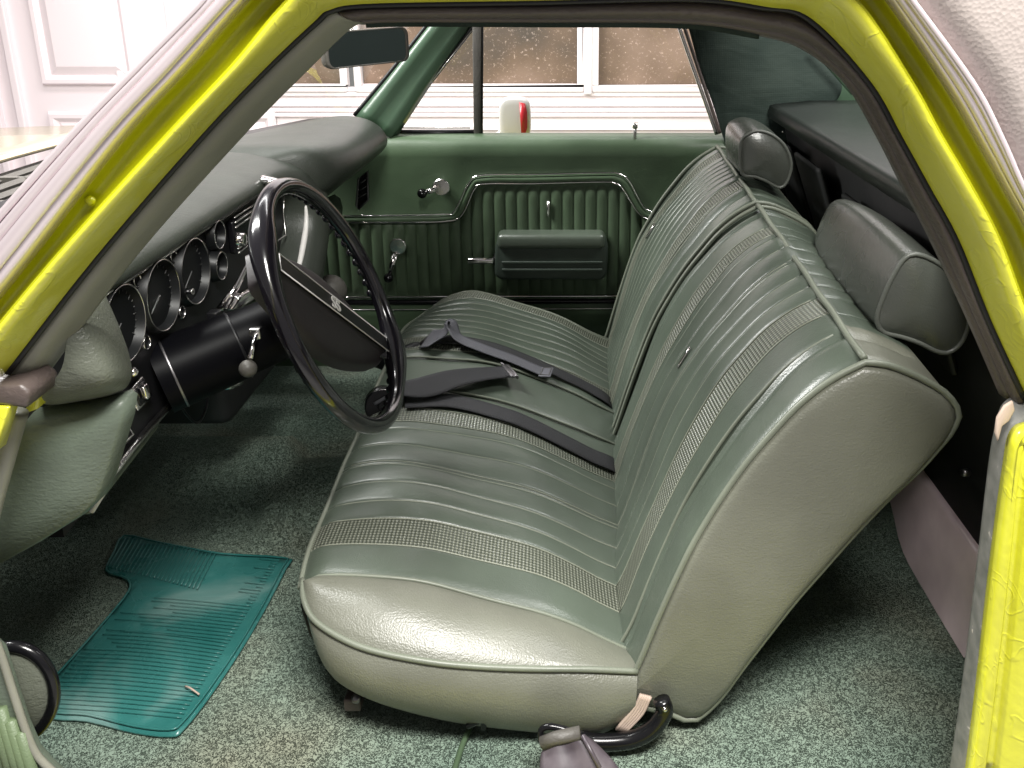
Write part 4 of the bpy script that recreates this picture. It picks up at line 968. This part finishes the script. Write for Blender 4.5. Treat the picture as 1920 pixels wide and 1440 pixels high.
MB().tube([at(1092, 1378, y=.12), at(1125, 1440, y=.095)], .003, 6).build('belt_fold', M['stub'], b5)

# ================================================================== FLOOR MAT
MZ = FZ+.012
L = [(232, 998), (300, 1012), (420, 1036), (538, 1042), (536, 1060), (470, 1180), (400, 1290), (345, 1360), (318, 1374), (250, 1365), (160, 1342), (98, 1338), (60, 1320), (70, 1296), (88, 1280), (150, 1215), (205, 1155), (240, 1110), (242, 1090), (225, 1078), (197, 1066), (212, 1030)]
P_ = [at(*p, z=MZ) for p in L]
fmw = MB()
# clip a fine grid to the outline so that ribs can be modelled
poly = [(p[0], p[1]) for p in cr(P_, 3, True)]
def inside(x, y):
    c = False; n = len(poly); j = n-1
    for i in range(n):
        if (poly[i][1] > y) != (poly[j][1] > y) and x < (poly[j][0]-poly[i][0])*(y-poly[i][1])/(poly[j][1]-poly[i][1])+poly[i][0]: c = not c
        j = i
    return c
def zmat(x, y): return cz(x, y)+.007+.002*math.sin(x*14+y*5)*math.sin(y*12)
bm = bmesh.new()
vs = [bm.verts.new((x, y, 0)) for x, y in poly]; bm.faces.new(vs)
x0_, x1_ = min(p[0] for p in poly), max(p[0] for p in poly)
for k in range(1, 40):
    geo = bm.verts[:]+bm.edges[:]+bm.faces[:]; bmesh.ops.bisect_plane(bm, geom=geo, plane_co=(x0_+(x1_-x0_)*k/40, 0, 0), plane_no=(1, 0, 0))
for k in range(1, 30):
    geo = bm.verts[:]+bm.edges[:]+bm.faces[:]; bmesh.ops.bisect_plane(bm, geom=geo, plane_co=(0, .1+.6*k/30, 0), plane_no=(0, 1, 0))
bmesh.ops.triangulate(bm, faces=bm.faces)
for v_ in bm.verts: v_.co.z = zmat(v_.co.x, v_.co.y)
for f_ in bm.faces: f_.smooth = True

me = bpy.data.meshes.new('floor_mat'); bm.to_mesh(me); bm.free(); me.materials.append(M['mat'])
fmo = bpy.data.objects.new('floor_mat', me); COL.objects.link(fmo); ORG[fmo.name] = V(0, 0, 0)
md = fmo.modifiers.new('t', 'SOLIDIFY'); md.thickness = .004; md.offset = 1
tag(fmo, 'teal translucent ribbed rubber mat lying on the green carpet', 'floor mat')
mb = MB(); n = len(poly)
cx = sum(p[0] for p in poly)/n; cy = sum(p[1] for p in poly)/n
def up(x, y, h): return V(x, y, zmat(x, y)+.004+h)
mb.tube([up(cx+(x-cx)*.97, cy+(y-cy)*.97, .0005) for x, y in poly], .0018, 6, closed=True); mb.build('mat_edge_bead', M['mat'], fmo)
# ribs
p_br, p_tr = at(345, 1350, z=MZ), at(530, 1048, z=MZ); ax = (p_tr-p_br).normalized(); pr_ = V(-ax[1], ax[0], 0)
if pr_[0] > 0: pr_ = -pr_
mb = MB()
for k in range(46):
    t = (k+.5)/46*(p_tr-p_br).length; base = p_br+ax*t; seg = []
    run = (.02+.03*random.random()) if k > 30 else .5
    if 14 < k <= 30: run = .12+.1*random.random()
    d = .006
    while d < run:
        q = base+pr_*d+ax*.010*math.sin(d*9)*(1 if k < 20 else .4)
        if not inside(q[0], q[1]): break
        seg.append(up(q[0], q[1], .0)); d += .012
    if len(seg) > 1: mb.tube(seg, .0006, 5)
mb.build('mat_ribs', M['mat'], fmo)
mb = MB(); ta, tb, tc, td = at(236, 1006, z=MZ), at(405, 1038, z=MZ), at(370, 1106, z=MZ), at(203, 1064, z=MZ)
for k in range(24):
    t = k/23; a, b = ta.lerp(tb, t), td.lerp(tc, t); seg = [up(a.lerp(b, s/8)[0], a.lerp(b, s/8)[1], .001) for s in range(9)]; mb.tube(seg, .0013, 6)
mb.build('heel_pad_ribs', M['mat'], fmo)
MB().tube(cr([up(*at(348, 1288, z=MZ)[:2], .002), up(*at(358, 1296, z=MZ)[:2], .006), up(*at(374, 1304, z=MZ)[:2], .002)], 5), .0014, 6).build('dry_stem', M['jute'], fmo)

# ================================================================== MIRROR
mr = thing('rear_view_mirror', 'dark framed rear-view mirror hanging behind the windshield', 'mirror', (-.36, .77, .86))
a, b = at(607, 96, y=.66), at(764, 82, y=.80); ux = (b-a).normalized(); c = (a+b)/2; L_ = (b-a).length/2; uz = V(0, 0, 1); uz = (uz-ux*uz.dot(ux)).normalized(); un = ux.cross(uz)
if un[1] > 0: un = -un
def rr(w, h, r, n=5):
    out = []
    for sx_, sz_, a0 in ((1, 1, 0), (-1, 1, 90), (-1, -1, 180), (1, -1, 270)):
        for k in range(n+1):
            t = R(a0+90*k/n); out.append((sx_*(w-r)+r*math.cos(t), sz_*(h-r)+r*math.sin(t)))
    return out
hz = .029
o1 = rr(L_, hz, .014); mb = MB(); g = [[c+ux*x*k+uz*z*k+un*d for x, z in o1] for k, d in ((.8, -.02), (.97, -.012), (1, 0), (.99, .004), (.94, .005), (.92, .002))]
mb.grid(g, cv=True); mb.build('mirror_shell', M['rubber2'], mr)
m = M['mirror'] = mat('mirror_glass', (.10, .13, .12), .03, 1)  # dark tint stands in for the dark cabin reflected in the glass
o2 = rr(L_*.93, hz*.93-.0005, .012); mb = MB(); mb.add([c+ux*x+uz*z+un*.0025 for x, z in o2], [tuple(range(len(o2)))]); mb.build('mirror_glass', M['mirror'], mr, smooth=False)
MB().tube([c-un*.018, c-un*.05+V(-.02, .02, .06)], .006).build('mirror_stem', M['satinchrome'], mr)

# ================================================================== DRIVER'S DOOR (lower corner of it)
dd = thing('driver_door', 'swung open green driver door with pleats, pale edge welt and round black-rimmed speaker', 'car door', (-.62, -.05, .1))
dl = [(-450, 800), (0, 1222), (22, 1290), (45, 1360), (66, 1410), (92, 1440), (140, 1480), (150, 1720), (-450, 1720)]
mb = MB(); mb.prism([at(*p, y=-.03) for p in dl], (0, .012, 0)); mb.build('door_panel', M['kick'], dd, bevel=.002)
mb = MB(); mb.tube(cr([at(*p, y=-.032) for p in [(-30, 1150)]+dl[1:7]], 5), .0040, 8); mb.build('door_edge_welt', M['trimgrey'], dd)
m = M['ltgreen'] = vinyl('light_green_pleats', (.11, .15, .08), .45)
mb = MB()
for k in range(7):
    x0 = -75+k*19; mb.tube([at(x0, 1240+k*22, y=-.034), at(x0+55, 1470+k*14, y=-.034)], .006, 8)
mb.build('door_pleats', M['ltgreen'], dd)
sc = at(30, 1300, y=.02)
mb = MB(); g = []
ell = [at(20+82*math.sin(R(a)), 1300-88*math.cos(R(a)), y=.015) for a in range(0, 360, 10)]
cc = sum(ell, V(0, 0, 0))/len(ell)
MB().tube(ell, .0065, 10, closed=True).build('speaker_ring', M['black'], dd)
mb.grid([[p+(cc-p)*.02, p+(cc-p)*.3+V(0, -.008, 0), p+(cc-p)*.97+V(0, -.012, 0)] for p in ell], cu=True); mb.build('speaker_cover', M['padend'], dd)
